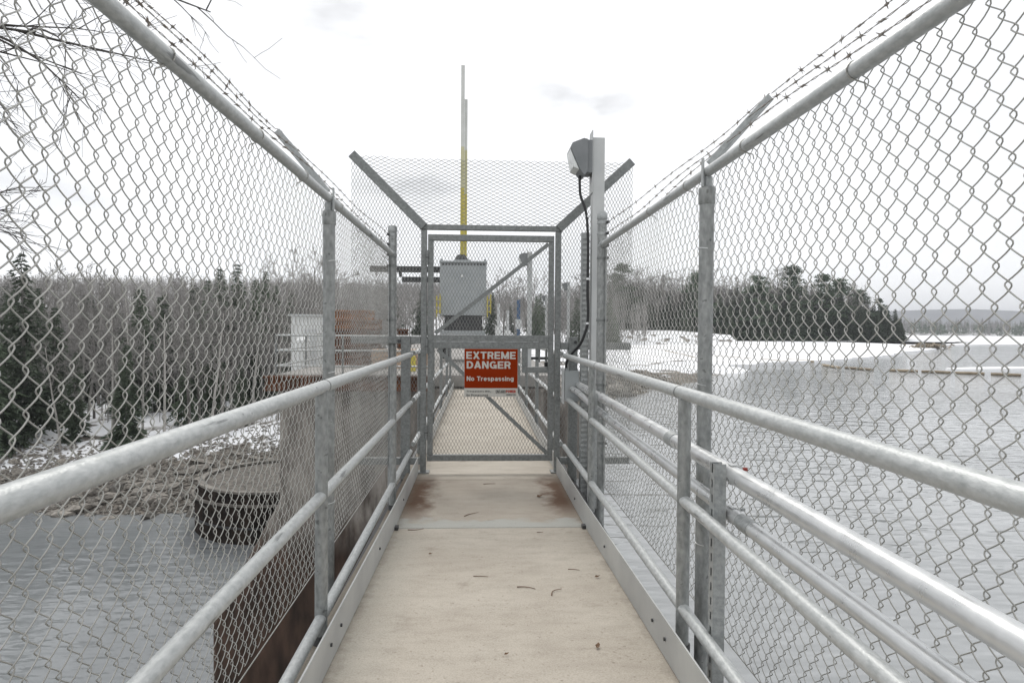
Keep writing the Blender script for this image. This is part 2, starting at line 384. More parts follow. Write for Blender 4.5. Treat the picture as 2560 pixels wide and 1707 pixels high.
# ------------------------------------------------------------------ mesh helpers
class MB:
    def __init__(s):
        s.v = []; s.f = []; s.n = 0
    def add(s, v, f):
        v = np.asarray(v, float); 
        s.v.append(v)
        s.f += [tuple(int(i) + s.n for i in q) for q in f]
        s.n += len(v)
        return s
    def box(s, x0, x1, y0, y1, z0, z1):
        v = [(x, y, z) for z in (z0, z1) for y in (y0, y1) for x in (x0, x1)]
        return s.add(v, [(0, 2, 3, 1), (4, 5, 7, 6), (0, 1, 5, 4), (2, 6, 7, 3), (0, 4, 6, 2), (1, 3, 7, 5)])
    def bar(s, p, q, w, h, ref=(0, 1, 0)):
        p, q = np.array(p, float), np.array(q, float)
        d = q - p; d /= np.linalg.norm(d)
        a = np.cross(d, ref); a /= np.linalg.norm(a)
        b = np.cross(a, d)
        v = [c + a * i * w / 2 + b * j * h / 2 for c in (p, q) for i, j in ((-1, -1), (1, -1), (1, 1), (-1, 1))]
        return s.add(v, [(3, 2, 1, 0), (4, 5, 6, 7), (0, 1, 5, 4), (1, 2, 6, 5), (2, 3, 7, 6), (3, 0, 4, 7)])
    def tube(s, pts, r, n=8, caps=True):
        p = np.array(pts, float)
        k = len(p)
        rr = np.full(k, r) if np.isscalar(r) else np.array(r, float)
        t = np.gradient(p, axis=0)
        t /= np.maximum(np.linalg.norm(t, axis=1), 1e-9)[:, None]
        ref = np.array([0, 0, 1.0]) if abs(t[:, 2]).mean() < 0.8 else np.array([1.0, 0, 0])
        a = np.cross(t, ref); a /= np.maximum(np.linalg.norm(a, axis=1), 1e-9)[:, None]
        b = np.cross(t, a)
        th = np.arange(n) * 2 * PI / n
        v = p[:, None, :] + rr[:, None, None] * (np.cos(th)[None, :, None] * a[:, None, :] + np.sin(th)[None, :, None] * b[:, None, :])
        f = []
        for i in range(k - 1):
            for j in range(n):
                j2 = (j + 1) % n
                f.append((i * n + j, i * n + j2, (i + 1) * n + j2, (i + 1) * n + j))
        if caps:
            f.append(tuple(range(n - 1, -1, -1)))
            f.append(tuple((k - 1) * n + j for j in range(n)))
        return s.add(v.reshape(-1, 3), f)
    def build(s, name, m, parent=None, smooth=False, bevel=0.0):
        me = bpy.data.meshes.new(name)
        v = np.concatenate(s.v) if s.v else np.zeros((0, 3))
        me.from_pydata(v.tolist(), [], s.f)
        me.materials.append(m)
        me.update()
        if smooth:
            me.polygons.foreach_set('use_smooth', [True] * len(me.polygons))
            try:
                me.set_sharp_from_angle(angle=math.radians(40))
            except Exception:
                pass
        o = bpy.data.objects.new(name, me)
        COL.objects.link(o)
        if bevel:
            md = o.modifiers.new('bevel', 'BEVEL'); md.width = bevel; md.segments = 2; md.limit_method = 'ANGLE'
        if parent is not None:
            o.parent = parent
        return o

def fast(name, v, f4, m, parent=None):
    """one mesh from numpy arrays of vertices and quads"""
    me = bpy.data.meshes.new(name)
    f4 = np.asarray(f4, np.int32)
    nf, k = f4.shape
    me.vertices.add(len(v)); me.vertices.foreach_set('co', np.asarray(v, np.float32).ravel())
    me.loops.add(nf * k); me.loops.foreach_set('vertex_index', f4.ravel())
    me.polygons.add(nf); me.polygons.foreach_set('loop_start', np.arange(0, nf * k, k, dtype=np.int32))
    me.polygons.foreach_set('loop_total', np.full(nf, k, np.int32))
    me.update(calc_edges=True); me.validate()
    me.materials.append(m)
    o = bpy.data.objects.new(name, me)
    COL.objects.link(o)
    if parent is not None:
        o.parent = parent
    return o

def tag(o, label=None, cat=None, group=None, kind=None):
    if label: o['label'] = label
    if cat: o['category'] = cat
    if group: o['group'] = group
    if kind: o['kind'] = kind
    return o

def thing(name, label, cat, loc=(0, 0, 0), group=None):
    o = bpy.data.objects.new(name, None)
    o.empty_display_size = 0.2
    COL.objects.link(o)
    o.location = loc
    return tag(o, label, cat, group)

def copy_tree(o, parent=None):
    c = o.copy(); COL.objects.link(c)
    if parent is not None: c.parent = parent
    for ch in list(o.children): copy_tree(ch, c)
    return c

def struct(name, mb, m, **k):
    return tag(mb.build(name, m, **k), kind='structure')

def vnoise(x, y, seed=0):
    """cheap smooth value noise on arrays"""
    r = np.random.RandomState(seed); tab = r.rand(256, 256)
    xi, yi = np.floor(x).astype(int), np.floor(y).astype(int)
    fx, fy = x - xi, y - yi
    fx = fx * fx * (3 - 2 * fx); fy = fy * fy * (3 - 2 * fy)
    g = lambda a, b: tab[a % 256, b % 256]
    return (g(xi, yi) * (1 - fx) + g(xi + 1, yi) * fx) * (1 - fy) + (g(xi, yi + 1) * (1 - fx) + g(xi + 1, yi + 1) * fx) * fy

def sstep(a, b, x):
    t = np.clip((x - a) / (b - a), 0, 1)
    return t * t * (3 - 2 * t)

def grid(name, xs, ys, hf, m):
    X, Y = np.meshgrid(xs, ys)
    Z = hf(X, Y)
    v = np.stack([X, Y, Z], -1).reshape(-1, 3)
    nx, ny = len(xs), len(ys)
    i = (np.arange(ny - 1)[:, None] * nx + np.arange(nx - 1)[None, :]).ravel()
    f = np.stack([i, i + 1, i + nx + 1, i + nx], -1)
    o = fast(name, v, f, m)
    o.data.polygons.foreach_set('use_smooth', [True] * len(o.data.polygons))
    return tag(o, kind='structure')

# ------------------------------------------------------------------ water, ice and land
ZL, ZR = -1.93, -8.73                        # lake above the dam, river below it

def flat_poly(name, pts, z, m):
    me = bpy.data.meshes.new(name)
    me.from_pydata([(x, y, z) for x, y in pts], [], [tuple(range(len(pts)))])
    me.materials.append(m); me.update()
    o = bpy.data.objects.new(name, me); COL.objects.link(o)
    return tag(o, kind='structure')

flat_poly('lake_water', [(0.6, -60), (4000, -60), (4000, 4500), (0.6, 4500)], ZL, LAKE)
flat_poly('river_water', [(-260, -60), (-0.3, -60), (-0.3, 60), (-260, 60)], ZR, RIVER)

def smooth_poly(pts, it=2, jit=0.0):
    p = [np.array(q, float) for q in pts]
    for _ in range(it):
        o = []
        for i in range(len(p)):
            a, b_ = p[i], p[(i + 1) % len(p)]
            for tt in (0.25, 0.75):
                q = a * (1 - tt) + b_ * tt
                o.append(q + NR.normal(0, jit, 2) * np.array([1.0, 0.5]))
        p = o
    return [tuple(q) for q in p]

# snow covered ice: a wide sheet before the wooded point, and a strip under the far shore
def ice(name, pts, it=2, jit=0.0, th=0.16):
    ring = smooth_poly(pts, it, jit)
    n = len(ring)
    mb = MB()
    v = [(x, y, ZL - 0.3) for x, y in ring] + [(x, y, ZL + th) for x, y in ring]
    mb.add(v, [tuple(range(n, 2 * n))] + [(i, (i + 1) % n, n + (i + 1) % n, n + i) for i in range(n)])
    return struct(name, mb, SNOW)

ice('ice_sheet', [(5, 50), (10, 52), (15, 55), (19, 56.8), (24, 58), (28, 63.5), (34, 66.5), (43, 74), (51, 81), (60, 91), (72, 105), (87, 120),
                  (93, 130), (100, 140), (118, 166), (150, 195), (172, 215), (160, 250), (100, 260), (30, 260), (5, 230)], 2, 0.5)
ice('ice_strip', [(112, 160), (130, 168), (153, 177), (200, 190), (300, 230), (460, 330), (760, 560), (1000, 750), (620, 765), (300, 765), (140, 420), (120, 230)], 2, 1.0)
ice('ice_band', [(40, 55), (48, 56.5), (60, 57.8), (72, 58.0), (72, 59.6), (60, 60.2), (46, 59.4)], 2, 0.15, 0.05)

def h_left(X, Y):
    n = (vnoise(X / 9.0, Y / 9.0, 1) - .5) * 2.2 + (vnoise(X / 3.0, Y / 3.0, 2) - .5) * 0.9 + (vnoise(X / 1.1, Y / 1.1, 3) - .5) * 0.35
    shore = 36.5 + (vnoise(X / 7.0, X * 0 + 3.3, 4) - .5) * 4 + sstep(-16, -8, X) * -1.5
    d = Y - shore
    z = np.interp(d, [-30, -3, 0, 2, 5, 9, 14, 24, 45, 75, 160, 300, 360, 700], [-11, -9.6, -8.75, -8.3, -7.8, -7.1, -6.6, -5.9, -4.8, -3.6, 1.0, 16, 20, 26])
    amp = np.interp(d, [-5, 0, 4, 12, 60, 300], [0.1, 0.25, 0.45, 0.4, 0.8, 2.0])
    z = z + n * amp * 0.6
    # rises to the dam abutment on the right
    c = sstep(-22, -4, X) * sstep(34, 60, Y)
    zc = np.interp(Y, [30, 60, 110, 200, 320, 600], [-2.5, -1.3, -0.5, 1.5, 9, 20])
    return z * (1 - c) + zc * c
xs = np.concatenate([np.linspace(-520, -95, 50), np.linspace(-93, -30, 90), np.linspace(-29.4, -4, 60), np.linspace(-3, 60, 30)])
ys = np.concatenate([np.linspace(24, 62, 110), np.linspace(63, 120, 50), np.linspace(124, 700, 60)])
def h_lc(X, Y):
    z = h_left(X, Y)
    # east of the dam line the land dips under the lake ice
    e = sstep(4, 26, X)
    return z * (1 - e) + np.where(Y > 150, np.minimum(z, 1.5), -3.2) * e
BANKO = grid('riverbank', xs, ys, h_lc, BANK)

def h_pen(X, Y):
    # the wooded point across the ice
    a = sstep(0, 18, Y - (196 + 0.10 * (X - 40)) - (vnoise(X / 14, Y * 0, 8) - .5) * 10)
    tip = sstep(168, 152, X - (Y - 200) * 0.35)
    n = (vnoise(X / 12, Y / 12, 9) - .5) * 1.6
    z = -3.2 + a * tip * (2.6 + n * .7) + np.clip((Y - 220) * 0.035, 0, 9) * tip
    return z
grid('wooded_point', np.linspace(6, 215, 110), np.linspace(185, 420, 90), h_pen, SNOW)

def h_far(X, Y):
    a = sstep(0, 40, Y - 745 - (vnoise(X / 60, Y * 0, 12) - .5) * 40)
    return -4 + a * 4.5 + np.clip(Y - 800, 0, 800) * 0.012
grid('far_shore', np.linspace(180, 1500, 90), np.linspace(715, 1500, 40), h_far, FLOOR)

def h_hill(X, Y):
    prof = np.interp(X, [900, 1350, 1600, 1800, 2050, 2300, 2700, 3200], [6, 60, 88, 104, 109, 98, 88, 70])
    z = -6 + prof * sstep(2000, 2650, Y) * (1 - 0.3 * sstep(2700, 3600, Y))
    return z + (vnoise(X / 160, Y / 160, 14) - .5) * 10 * sstep(2000, 2400, Y)
grid('far_hill', np.linspace(700, 3600, 90), np.linspace(1950, 3600, 40), h_hill, FARH)

# stones of the river bank
def stone_mesh(seed):
    r = np.random.RandomState(seed)
    th = (1 + 5 ** .5) / 2
    v = np.array([(-1, th, 0), (1, th, 0), (-1, -th, 0), (1, -th, 0), (0, -1, th), (0, 1, th), (0, -1, -th), (0, 1, -th), (th, 0, -1), (th, 0, 1), (-th, 0, -1), (-th, 0, 1)]) / 1.9
    f = [(0, 11, 5), (0, 5, 1), (0, 1, 7), (0, 7, 10), (0, 10, 11), (1, 5, 9), (5, 11, 4), (11, 10, 2), (10, 7, 6), (7, 1, 8), (3, 9, 4), (3, 4, 2), (3, 2, 6), (3, 6, 8), (3, 8, 9), (4, 9, 5), (2, 4, 11), (6, 2, 10), (8, 6, 7), (9, 8, 1)]
    v = v * (1 + r.uniform(-.28, .28, (12, 1))) * r.uniform(.75, 1.25, (1, 3))
    me = bpy.data.meshes.new('stone'); me.from_pydata(v.tolist(), [], f); me.materials.append(STONE); me.update()
    return me
stones = [stone_mesh(i) for i in range(7)]
def lay_stone(x, y, s, parent, hf):
    o = bpy.data.objects.new('stone', R.choice(stones)); COL.objects.link(o)
    z = float(hf(np.array([x]), np.array([y]))[0])
    o.location = (x, y, z + s * 0.12)
    o.scale = (s * R.uniform(.8, 1.5), s * R.uniform(.7, 1.1), s * R.uniform(.35, .65))
    o.rotation_euler = (R.uniform(-.25, .25), R.uniform(-.25, .25), R.uniform(0, 6.3))
    o.parent = parent
for i in range(298):
    y = R.triangular(35.0, 45.5, 36.8)
    lay_stone(R.uniform(-0.76 * y, -7.5), y, R.choice((.18, .22, .25, .3, .35, .4, .5, .65)), BANKO, h_lc)

def rubble(name, n, fn, hf, lo, hi, label):
    """gravel and cobbles too many to count: flattened octahedra in one mesh"""
    p = np.array([fn() for _ in range(n)])
    z = hf(p[:, 0], p[:, 1])
    sx, sy, sz = NR.uniform(lo, hi, n), NR.uniform(lo, hi, n) * .8, NR.uniform(lo, hi, n) * .45
    a = NR.uniform(0, 6.28, n); c_, s_ = np.cos(a), np.sin(a)
    base = np.array([(1, 0, 0), (0, 1, 0), (-1, 0, 0), (0, -1, 0), (.2, .1, 1), (0, 0, -1)])
    x_ = base[None, :, 0] * sx[:, None]; y_ = base[None, :, 1] * sy[:, None]
    V = np.stack([p[:, :1] + x_ * c_[:, None] - y_ * s_[:, None], p[:, 1:2] + x_ * s_[:, None] + y_ * c_[:, None], z[:, None] + base[None, :, 2] * sz[:, None] + .02], -1).reshape(-1, 3)
    f = np.array([(0, 1, 4), (1, 2, 4), (2, 3, 4), (3, 0, 4), (1, 0, 5), (2, 1, 5), (3, 2, 5), (0, 3, 5)])
    F = (f[None] + (np.arange(n) * 6)[:, None, None]).reshape(-1, 3)
    return tag(fast(name, V, F, STONE), label, 'gravel', kind='stuff')
def _lb():
    y = R.triangular(34.5, 49, 38); return (R.uniform(-.78 * y, -7), y)
rubble('bank_rubble', 7000, _lb, h_lc, .05, .24, 'grey brown rubble along the edge of the river bank')

def h_right(X, Y):
    d = (Y - 23) - np.clip(X - 1.5, 0, 99) * 1.38
    z = np.interp(d, [-8, -2, 1, 6, 12, 17, 22, 50], [-4, -2.6, -1.95, -1.62, -1.5, -1.85, -2.9, -3.5])
    return z + (vnoise(X / 1.2, Y / 1.2, 21) - .5) * 0.4
RB = grid('lake_embankment', np.linspace(1.7, 22, 40), np.linspace(19, 90, 80), h_right, BANK)
for i in range(50):
    x = R.uniform(1.6, 8.0); y = 23 + (x - 1.5) * 1.38 + R.uniform(0, 5.5)
    lay_stone(x, y, R.choice((.2, .25, .35, .45)), RB, h_right)

def _rb():
    x = R.uniform(1.7, 12); return (x, 23 + (x - 1.5) * 1.38 + R.uniform(-1, 9))
rubble('embankment_rubble', 2600, _rb, h_right, .04, .16, 'brown gravel along the lake embankment right of the dam')

# ------------------------------------------------------------------ trees
def tri_cloud(c, size, n_dir=None, r=NR, flat=0.5):
    """small needle-spray triangles about the points c"""
    k = len(c)
    a = r.normal(0, 1, (k, 3)); a[:, 2] *= flat
    a /= np.linalg.norm(a, axis=1)[:, None]
    b = r.normal(0, 1, (k, 3)); b[:, 2] *= flat
    b -= (a * b).sum(1)[:, None] * a
    b /= np.linalg.norm(b, axis=1)[:, None]
    s = size * r.uniform(.6, 1.3, k)[:, None]
    v = np.stack([c - a * s * .6 - b * s * .35, c + a * s * 0.75, c - a * s * .4 + b * s * .45], 1)
    return v.reshape(-1, 3)

def spruce(seed, dens=1.0, slim=0.2):
    r = np.random.RandomState(seed)
    P, D, Z = [], [], []
    nl = int(36 * dens)
    for k in range(nl):
        z = 0.06 + 0.93 * (k / nl) ** 0.92
        rad = slim * (1 - z) ** 0.92 * r.uniform(.6, 1.25) + 0.008
        for q in range(r.randint(6, 9)):
            a = r.uniform(0, 2 * PI); rr = rad * r.uniform(.55, 1.25)
            m_ = max(3, int(17 * rr / slim))
            t = np.sort(r.uniform(.08, 1, m_))
            pts = np.stack([np.cos(a) * rr * t, np.sin(a) * rr * t, z - 0.30 * rr * t - .25 * rr * t * t], -1)
            for side in (-.9, 0, .9):
                az = a + side * r.uniform(.5, 1.1, m_)
                d = np.stack([np.cos(az), np.sin(az), r.uniform(-.75, .05, m_)], -1)
                P.append(pts + r.normal(0, .004, pts.shape)); D.append(d); Z.append(np.full(m_, z))
    P, D, Z = np.concatenate(P), np.concatenate(D), np.concatenate(Z)
    D /= np.linalg.norm(D, axis=1)[:, None]
    n_ = r.normal(0, 1, P.shape); S_ = np.cross(D, n_); S_ /= np.linalg.norm(S_, axis=1)[:, None]
    L = (.020 + .030 * (1 - Z)) * r.uniform(.6, 1.3, len(P)); W_ = L * .17
    return np.stack([P - S_ * W_[:, None], P + S_ * W_[:, None], P + D * L[:, None]], 1).reshape(-1, 3)

def bare(seed, depth=4, spread=0.5, twig=0.0016, ratio=0.62, kids=(3, 5), upright=0.35, h0=0.3):
    r = np.random.RandomState(seed)
    trunk = []; segs = []
    def grow(p, d, L, rad, lev):
        n = 3 if lev else 6
        pts = [p]; q = p.copy(); dd = d.copy()
        for i in range(n):
            dd = dd + r.normal(0, .10 if lev else .035, 3) + np.array([0, 0, upright * .12])
            dd /= np.linalg.norm(dd)
            q = q + dd * L / n
            pts.append(q.copy())
        rs = np.linspace(rad, max(rad * (.25 if lev == 0 else .4), twig * .6), n + 1)
        (trunk if lev == 0 else segs).append((np.array(pts), rs, lev))
        if lev >= depth: return
        if lev == 0:
            for k in range(11):
                t = h0 + (1 - h0) * (k + r.rand()) / 11
                i = min(int(t * n), n - 1); pp = pts[i] + (pts[i + 1] - pts[i]) * (t * n - i)
                az = r.uniform(0, 2 * PI); el = r.uniform(.35, .95)
                d2 = np.array([math.cos(az) * math.cos(el), math.sin(az) * math.cos(el), math.sin(el)])
                grow(pp, d2, L * spread * (1.15 - t) * r.uniform(.7, 1.2) + L * .06, rad * .34 * (1.15 - t * .6), 1)
        else:
            for k in range(r.randint(*kids)):
                t = r.uniform(.3, 1.0)
                i = min(int(t * n), n - 1); pp = pts[i] + (pts[i + 1] - pts[i]) * (t * n - i)
                d2 = dd + r.normal(0, .55, 3) + np.array([0, 0, upright * .5]); d2 /= np.linalg.norm(d2)
                grow(pp, d2, L * ratio * r.uniform(.6, 1.1), max(rad * .5, twig), lev + 1)
    grow(np.zeros(3), np.array([0, 0, 1.0]), 1.0, .0125, 0)
    return trunk, segs

def segs_mesh(name, segs, m, n=3, parent=None):
    mb = MB()
    for p, rs, lev in segs:
        mb.tube(p, rs, 6 if lev == 0 else (4 if lev == 1 else n), caps=False)
    return mb.build(name, m, parent, smooth=True)

def tris_obj(name, v, m, parent=None):
    return fast(name, v, np.arange(len(v)).reshape(-1, 3), m, parent)

protos = {}
def proto(key, make):
    root = thing(key[0], 'x', 'tree')
    make(root)
    protos[key] = root
    return root

def mk_spruce(seed, slim, dens=1.0):
    def f(root):
        MB().tube([(0, 0, -.03), (0, 0, .5), (0, 0, .98)], [.012, .008, .001], 6).build('trunk', BARK, root)
        tag(tris_obj('crown', spruce(seed, dens, slim), NEEDLE, root))
    return f
def mk_bare(seed, bark=BARK, **k):
    def f(root):
        t, s = bare(seed, **k)
        segs_mesh('trunk', t, bark, parent=root)
        segs_mesh('crown', s, TWIGM, parent=root)
    return f
def mk_pine(seed):
    def f(root):
        r = np.random.RandomState(seed)
        tr = [(0, 0, -.03)] + [(r.normal(0, .008), r.normal(0, .008), z) for z in (.25, .5, .75, .95)]
        MB().tube(tr, [.014, .012, .010, .007, .003], 6).build('trunk', BARK, root)
        c = []; br = MB()
        for k in range(46):
            z = r.uniform(.20, .985)
            L = .235 * (1.06 - z) ** .72 * r.uniform(.45, 1.2)
            a = r.uniform(0, 2 * PI)
            tip = np.array([math.cos(a) * L, math.sin(a) * L, z + L * r.uniform(.05, .4)])
            br.tube([(0, 0, z), tip * [.5, .5, 1] - [0, 0, .01], tip], [.004, .003, .0015], 4, False)
            for q in range(3):
                cc = tip * (1, 1, 1) - np.array([tip[0], tip[1], 0]) * .28 * q + r.normal(0, .012, 3)
                c.append(cc + r.normal(0, 1, (26, 3)) * [.030, .030, .014])
        tag(br.build('limbs', BARK, root), kind='stuff')
        tris_obj('crown', tri_cloud(np.concatenate(c), .022, r=r, flat=.9), PNEEDLE, root)
    return f

SPR = [proto(('spruce_tree', i), mk_spruce(40 + i, sl, d)) for i, (sl, d) in enumerate(((.19, 1.15), (.24, 1.1), (.15, 1.2), (.21, 1.0)))]
BAR = [proto(('bare_tree', i), mk_bare(60 + i, spread=sp, kids=kk)) for i, (sp, kk) in enumerate(((.36, (3, 5)), (.28, (3, 5)), (.42, (2, 5)), (.32, (3, 5))))]
BIR = [proto(('birch_tree', i), mk_bare(80 + i, BIRCH, spread=.24, h0=.42)) for i in range(2)]
PIN = [proto(('pine_tree', i), mk_pine(90 + i)) for i in range(3)]
used = set()
def plant(protolist, x, y, z, h, label, group, wide=1.0):
    p = R.choice(protolist)
    if p.name not in used:
        used.add(p.name); o = p
    else:
        o = copy_tree(p)
    o.location = (x, y, z); o.scale = (h * wide, h * wide, h)
    o.rotation_euler = (R.uniform(-.03, .03), R.uniform(-.03, .03), R.uniform(0, 6.28))
    o['label'] = label; o['group'] = group; o['category'] = 'tree'
    return o

def zat(hf, x, y):
    return float(hf(np.array([x]), np.array([y]))[0]) - 0.1
def on_left(px_ratio, y): return px_ratio * y

# named spruces on the left bank: (x/y ratio, distance, height)
first = plant([SPR[1]], -0.668 * 48, 48, zat(h_lc, -0.668 * 48, 48), 13.6, 'tallest dark spruce at the far left, its tip above the hill line', 'spruces on the left bank')
plant([SPR[2]], -0.525 * 45.5, 45.5, zat(h_lc, -0.525 * 45.5, 45.5), 7.2, 'small solitary young spruce in front of the trunks on the left bank', 'spruces on the left bank', 1.25)
spl = []
for q, y, h in [(-.71, 46, 10), (-.63, 52, 9.5), (-.60, 47.5, 6.5), (-.41, 64, 12), (-.385, 66, 13.2), (-.36, 68, 13.5), (-.335, 66, 12), (-.43, 70, 11.5), (-.31, 70, 11.5), (-.345, 58, 8.5),
                (-.395, 56, 8), (-.46, 60, 8.5), (-.30, 62, 9.5), (-.57, 62, 9), (-.69, 58, 10), (-.325, 76, 13), (-.28, 72, 11), (-.50, 75, 11), (-.355, 50, 5.0), (-.44, 52, 5.5), (-.735, 44, 10), (-.53, 70, 8.5),
                (-.29, 56, 6), (-.27, 64, 8.5)]:
    x = q * y
    spl.append((q, plant(SPR, x, y, zat(h_lc, x, y), h, '', 'spruces on the left bank'), y, h))
ordn = ['first', 'second', 'third', 'fourth', 'fifth', 'sixth', 'seventh', 'eighth', 'ninth', 'tenth', 'eleventh', 'twelfth', 'thirteenth', 'fourteenth', 'fifteenth', 'sixteenth', 'seventeenth', 'eighteenth', 'nineteenth', 'twentieth',
        'twenty-first', 'twenty-second', 'twenty-third', 'twenty-fourth', 'twenty-fifth']
for i in range(38):
    y = R.uniform(54, 92); q = R.choice((R.uniform(-.80, -.56), R.uniform(-.47, -.26), R.uniform(-.80, -.26)))
    plant(SPR, q * y, y, zat(h_lc, q * y, y), R.uniform(6.5, 11.5), 'dark spruce half hidden among the bare trunks behind the left fence', 'half hidden spruces on the left bank', 1.1)
spl.sort(key=lambda a: a[0])
for i, (q, o, y, h) in enumerate(spl):
    o['label'] = ('tall' if h > 10.5 else 'low' if h < 8 else 'middling') + ' dark spruce ' + ('near the river' if y < 56 else 'among bare trunks') + f', {ordn[i]} from left on the left bank'
for i in range(95):
    y = R.uniform(48, 100); x = R.uniform(-.80, -.20) * y
    plant(BAR, x, y, zat(h_lc, x, y), R.uniform(7.5, 11.0) * (1 + (y - 48) / 260), 'bare grey tree standing in the snow on the left river bank', 'bare trees on the left bank', R.uniform(.9, 1.2))
bil = []
for q, y, h in [(-.545, 46, 9), (-.50, 47, 8), (-.47, 47, 9), (-.34, 50, 9), (-.62, 46, 7), (-.40, 48, 9), (-.52, 55, 10), (-.37, 56, 10), (-.58, 54, 10)]:
    bil.append((q, plant(BIR, q * y, y, zat(h_lc, q * y, y), h, '', 'pale trees on the left bank', 1.0)))
bil.sort(key=lambda a: a[0])
for i, (q, o) in enumerate(bil): o['label'] = f'pale barked slender tree on the left bank, {ordn[i]} pale trunk from the left'
# behind the hoist
for i in range(42):
    y = R.uniform(120, 230); x = R.uniform(-.16, .22) * y
    plant(BAR, x, y, zat(h_lc, x, y), R.uniform(10, 14), 'bare grey tree in the wood behind the dam hoist', 'bare trees behind the dam', 1.0)
for i in range(22):
    y = R.uniform(95, 190); x = R.uniform(-.14, .22) * y
    plant(SPR, x, y, zat(h_lc, x, y), R.uniform(6, 11), 'dark spruce in the snowy wood behind the dam hoist', 'spruces behind the dam', 1.1)
# the wooded point across the ice
def pen_front(x): return 205 + 0.10 * (x - 40)
for i in range(225):
    x = R.uniform(34, 147) if i < 190 else R.uniform(112, 147); y = pen_front(x) + abs(R.gauss(0, 10)) + 1
    hh = R.choice((R.uniform(7, 12), R.uniform(10, 18))) * (1.0 if x < 124 else 0.88 if x < 139 else .66)
    plant(SPR, x, y, zat(h_pen, x, y), hh, 'dark spruce at the foot of the wood on the point across the ice', 'spruces on the wooded point', 1.55)
for i in range(95):
    x = R.uniform(34, 140); y = pen_front(x) + R.uniform(4, 55)
    hh = R.uniform(17, 22.5) * (1.0 if x < 112 else (0.88 if x < 128 else .7))
    plant(BAR, x, y, zat(h_pen, x, y), hh, 'bare grey tree in the wood on the point across the ice', 'bare trees on the wooded point', 1.25)
for q, (x, y, h, lb) in enumerate([(104, 214, 25.5, 'tallest pine on the point across the ice, broad crown'), (116, 216, 22.5, 'second tallest pine on the point, nearer its tip'),
                                   (46, 212, 24, 'tall pine at the left end of the wood on the point'), (131, 219, 17, 'lower broad pine close to the tip of the wooded point'), (72, 214, 22.5, 'tall pine in the middle of the wood on the point'), (123, 218, 20.5, 'slender pine just right of the two tallest on the point'), (92, 213, 22.5, 'pine just left of the two tallest on the point'), (139, 221, 14, 'small pine nearest the tip of the wooded point')]):
    plant(PIN, x, y, zat(h_pen, x, y), h, lb, 'pines on the wooded point', 1.35)
for p in SPR + BAR + BIR + PIN:
    if p.name not in used:
        for ch in list(p.children): bpy.data.objects.remove(ch)
        bpy.data.objects.remove(p)

def far_wood(name, pts, hmin, hmax, m, label, wmul=1.0, nseg=26, thick=0.1):
    """a distant bare wood read as one mass: thin upright twigs fanned round every trunk"""
    P = np.asarray(pts, float); k = len(P)
    hh = NR.uniform(hmin, hmax, k)
    V = []
    # trunk
    w_ = thick * hh / 12
    V.append(np.stack([P + np.stack([-w_, 0 * w_, 0 * w_], -1), P + np.stack([w_, 0 * w_, 0 * w_], -1), P + np.stack([0 * w_, 0 * w_, hh], -1)], 1))
    for j in range(nseg):
        t = NR.uniform(.3, .95, k)
        b0 = P + np.stack([NR.normal(0, .3, k), NR.normal(0, .3, k), hh * t], -1)
        az = NR.uniform(0, 2 * PI, k)
        L = hh * (1.08 - t) * NR.uniform(.18, .42, k) * wmul
        d = np.stack([np.cos(az) * L * .7, np.sin(az) * L * .7, L * NR.uniform(.5, 1.1, k)], -1)
        s = np.stack([-np.sin(az), np.cos(az), 0 * az], -1) * (thick * .55 * NR.uniform(.6, 1.2, k) + L * .02)[:, None] + np.stack([0 * az, 0 * az, NR.uniform(.0, .12, k)], -1)
        V.append(np.stack([b0 - s, b0 + s, b0 + d], 1))
    V = np.concatenate(V).reshape(-1, 3)
    return tag(tris_obj(name, V, m), label, 'wood', kind='stuff')

pts = []
while len(pts) < 4200:
    y = R.uniform(95, 430) if R.random() < .45 else R.uniform(250, 430); x = R.uniform(-.82, .26) * y
    if y < 130 and x > -0.1 * y: continue
    pts.append((x, y, zat(h_lc, x, y)))
far_wood('hillside_wood', pts, 8, 12.5, TWIGM, 'grey leafless wood covering the hillside beyond the left bank', 1.1, 30, .13)
pts = []
while len(pts) < 1100:
    x = R.uniform(36, 140); y = pen_front(x) + R.uniform(8, 110)
    if x - (y - 205) * 0.3 > 131 or x < 36: continue
    pts.append((x, y, zat(h_pen, x, y)))
far_wood('point_wood', pts, 15, 20.5, TWIGM, 'grey leafless trees massed behind the spruces on the point', 1.1, 34, .2)
pts = []
for _ in range(1300):
    y = R.uniform(53, 120); x = R.uniform(-.84, -.14) * y
    pts.append((x, y, zat(h_lc, x, y)))
far_wood('left_bank_thicket', pts, 4.5, 9.5, TWIGM, 'thicket of grey leafless stems filling the wood on the left bank', .8, 22, .05)
pts = [(x, y, zat(h_far, x, y)) for x, y in ((R.uniform(300, 1100), R.uniform(770, 1150)) for _ in range(1500))]
far_wood('far_shore_wood', pts, 12, 22, TWIGM, 'band of leafless wood along the distant shore', 1.5, 16, .5)
def far_conifers(name, n, label):
    c = []
    for _ in range(n):
        x = R.uniform(470, 900); y = R.uniform(768, 830); h = R.uniform(8, 15); z = zat(h_far, x, y)
        for k in range(26):
            t = R.random()
            a = R.uniform(0, 6.28); rr = 3.6 * (1 - t) + .3
            c.append((x + math.cos(a) * rr, y + math.sin(a) * rr, z + t * h))
    return tag(tris_obj(name, tri_cloud(np.array(c), 2.6, flat=.9), NEEDLE), label, 'wood', kind='stuff')
far_conifers('far_shore_conifers', 130, 'dark conifers in a low clump along the distant shore')

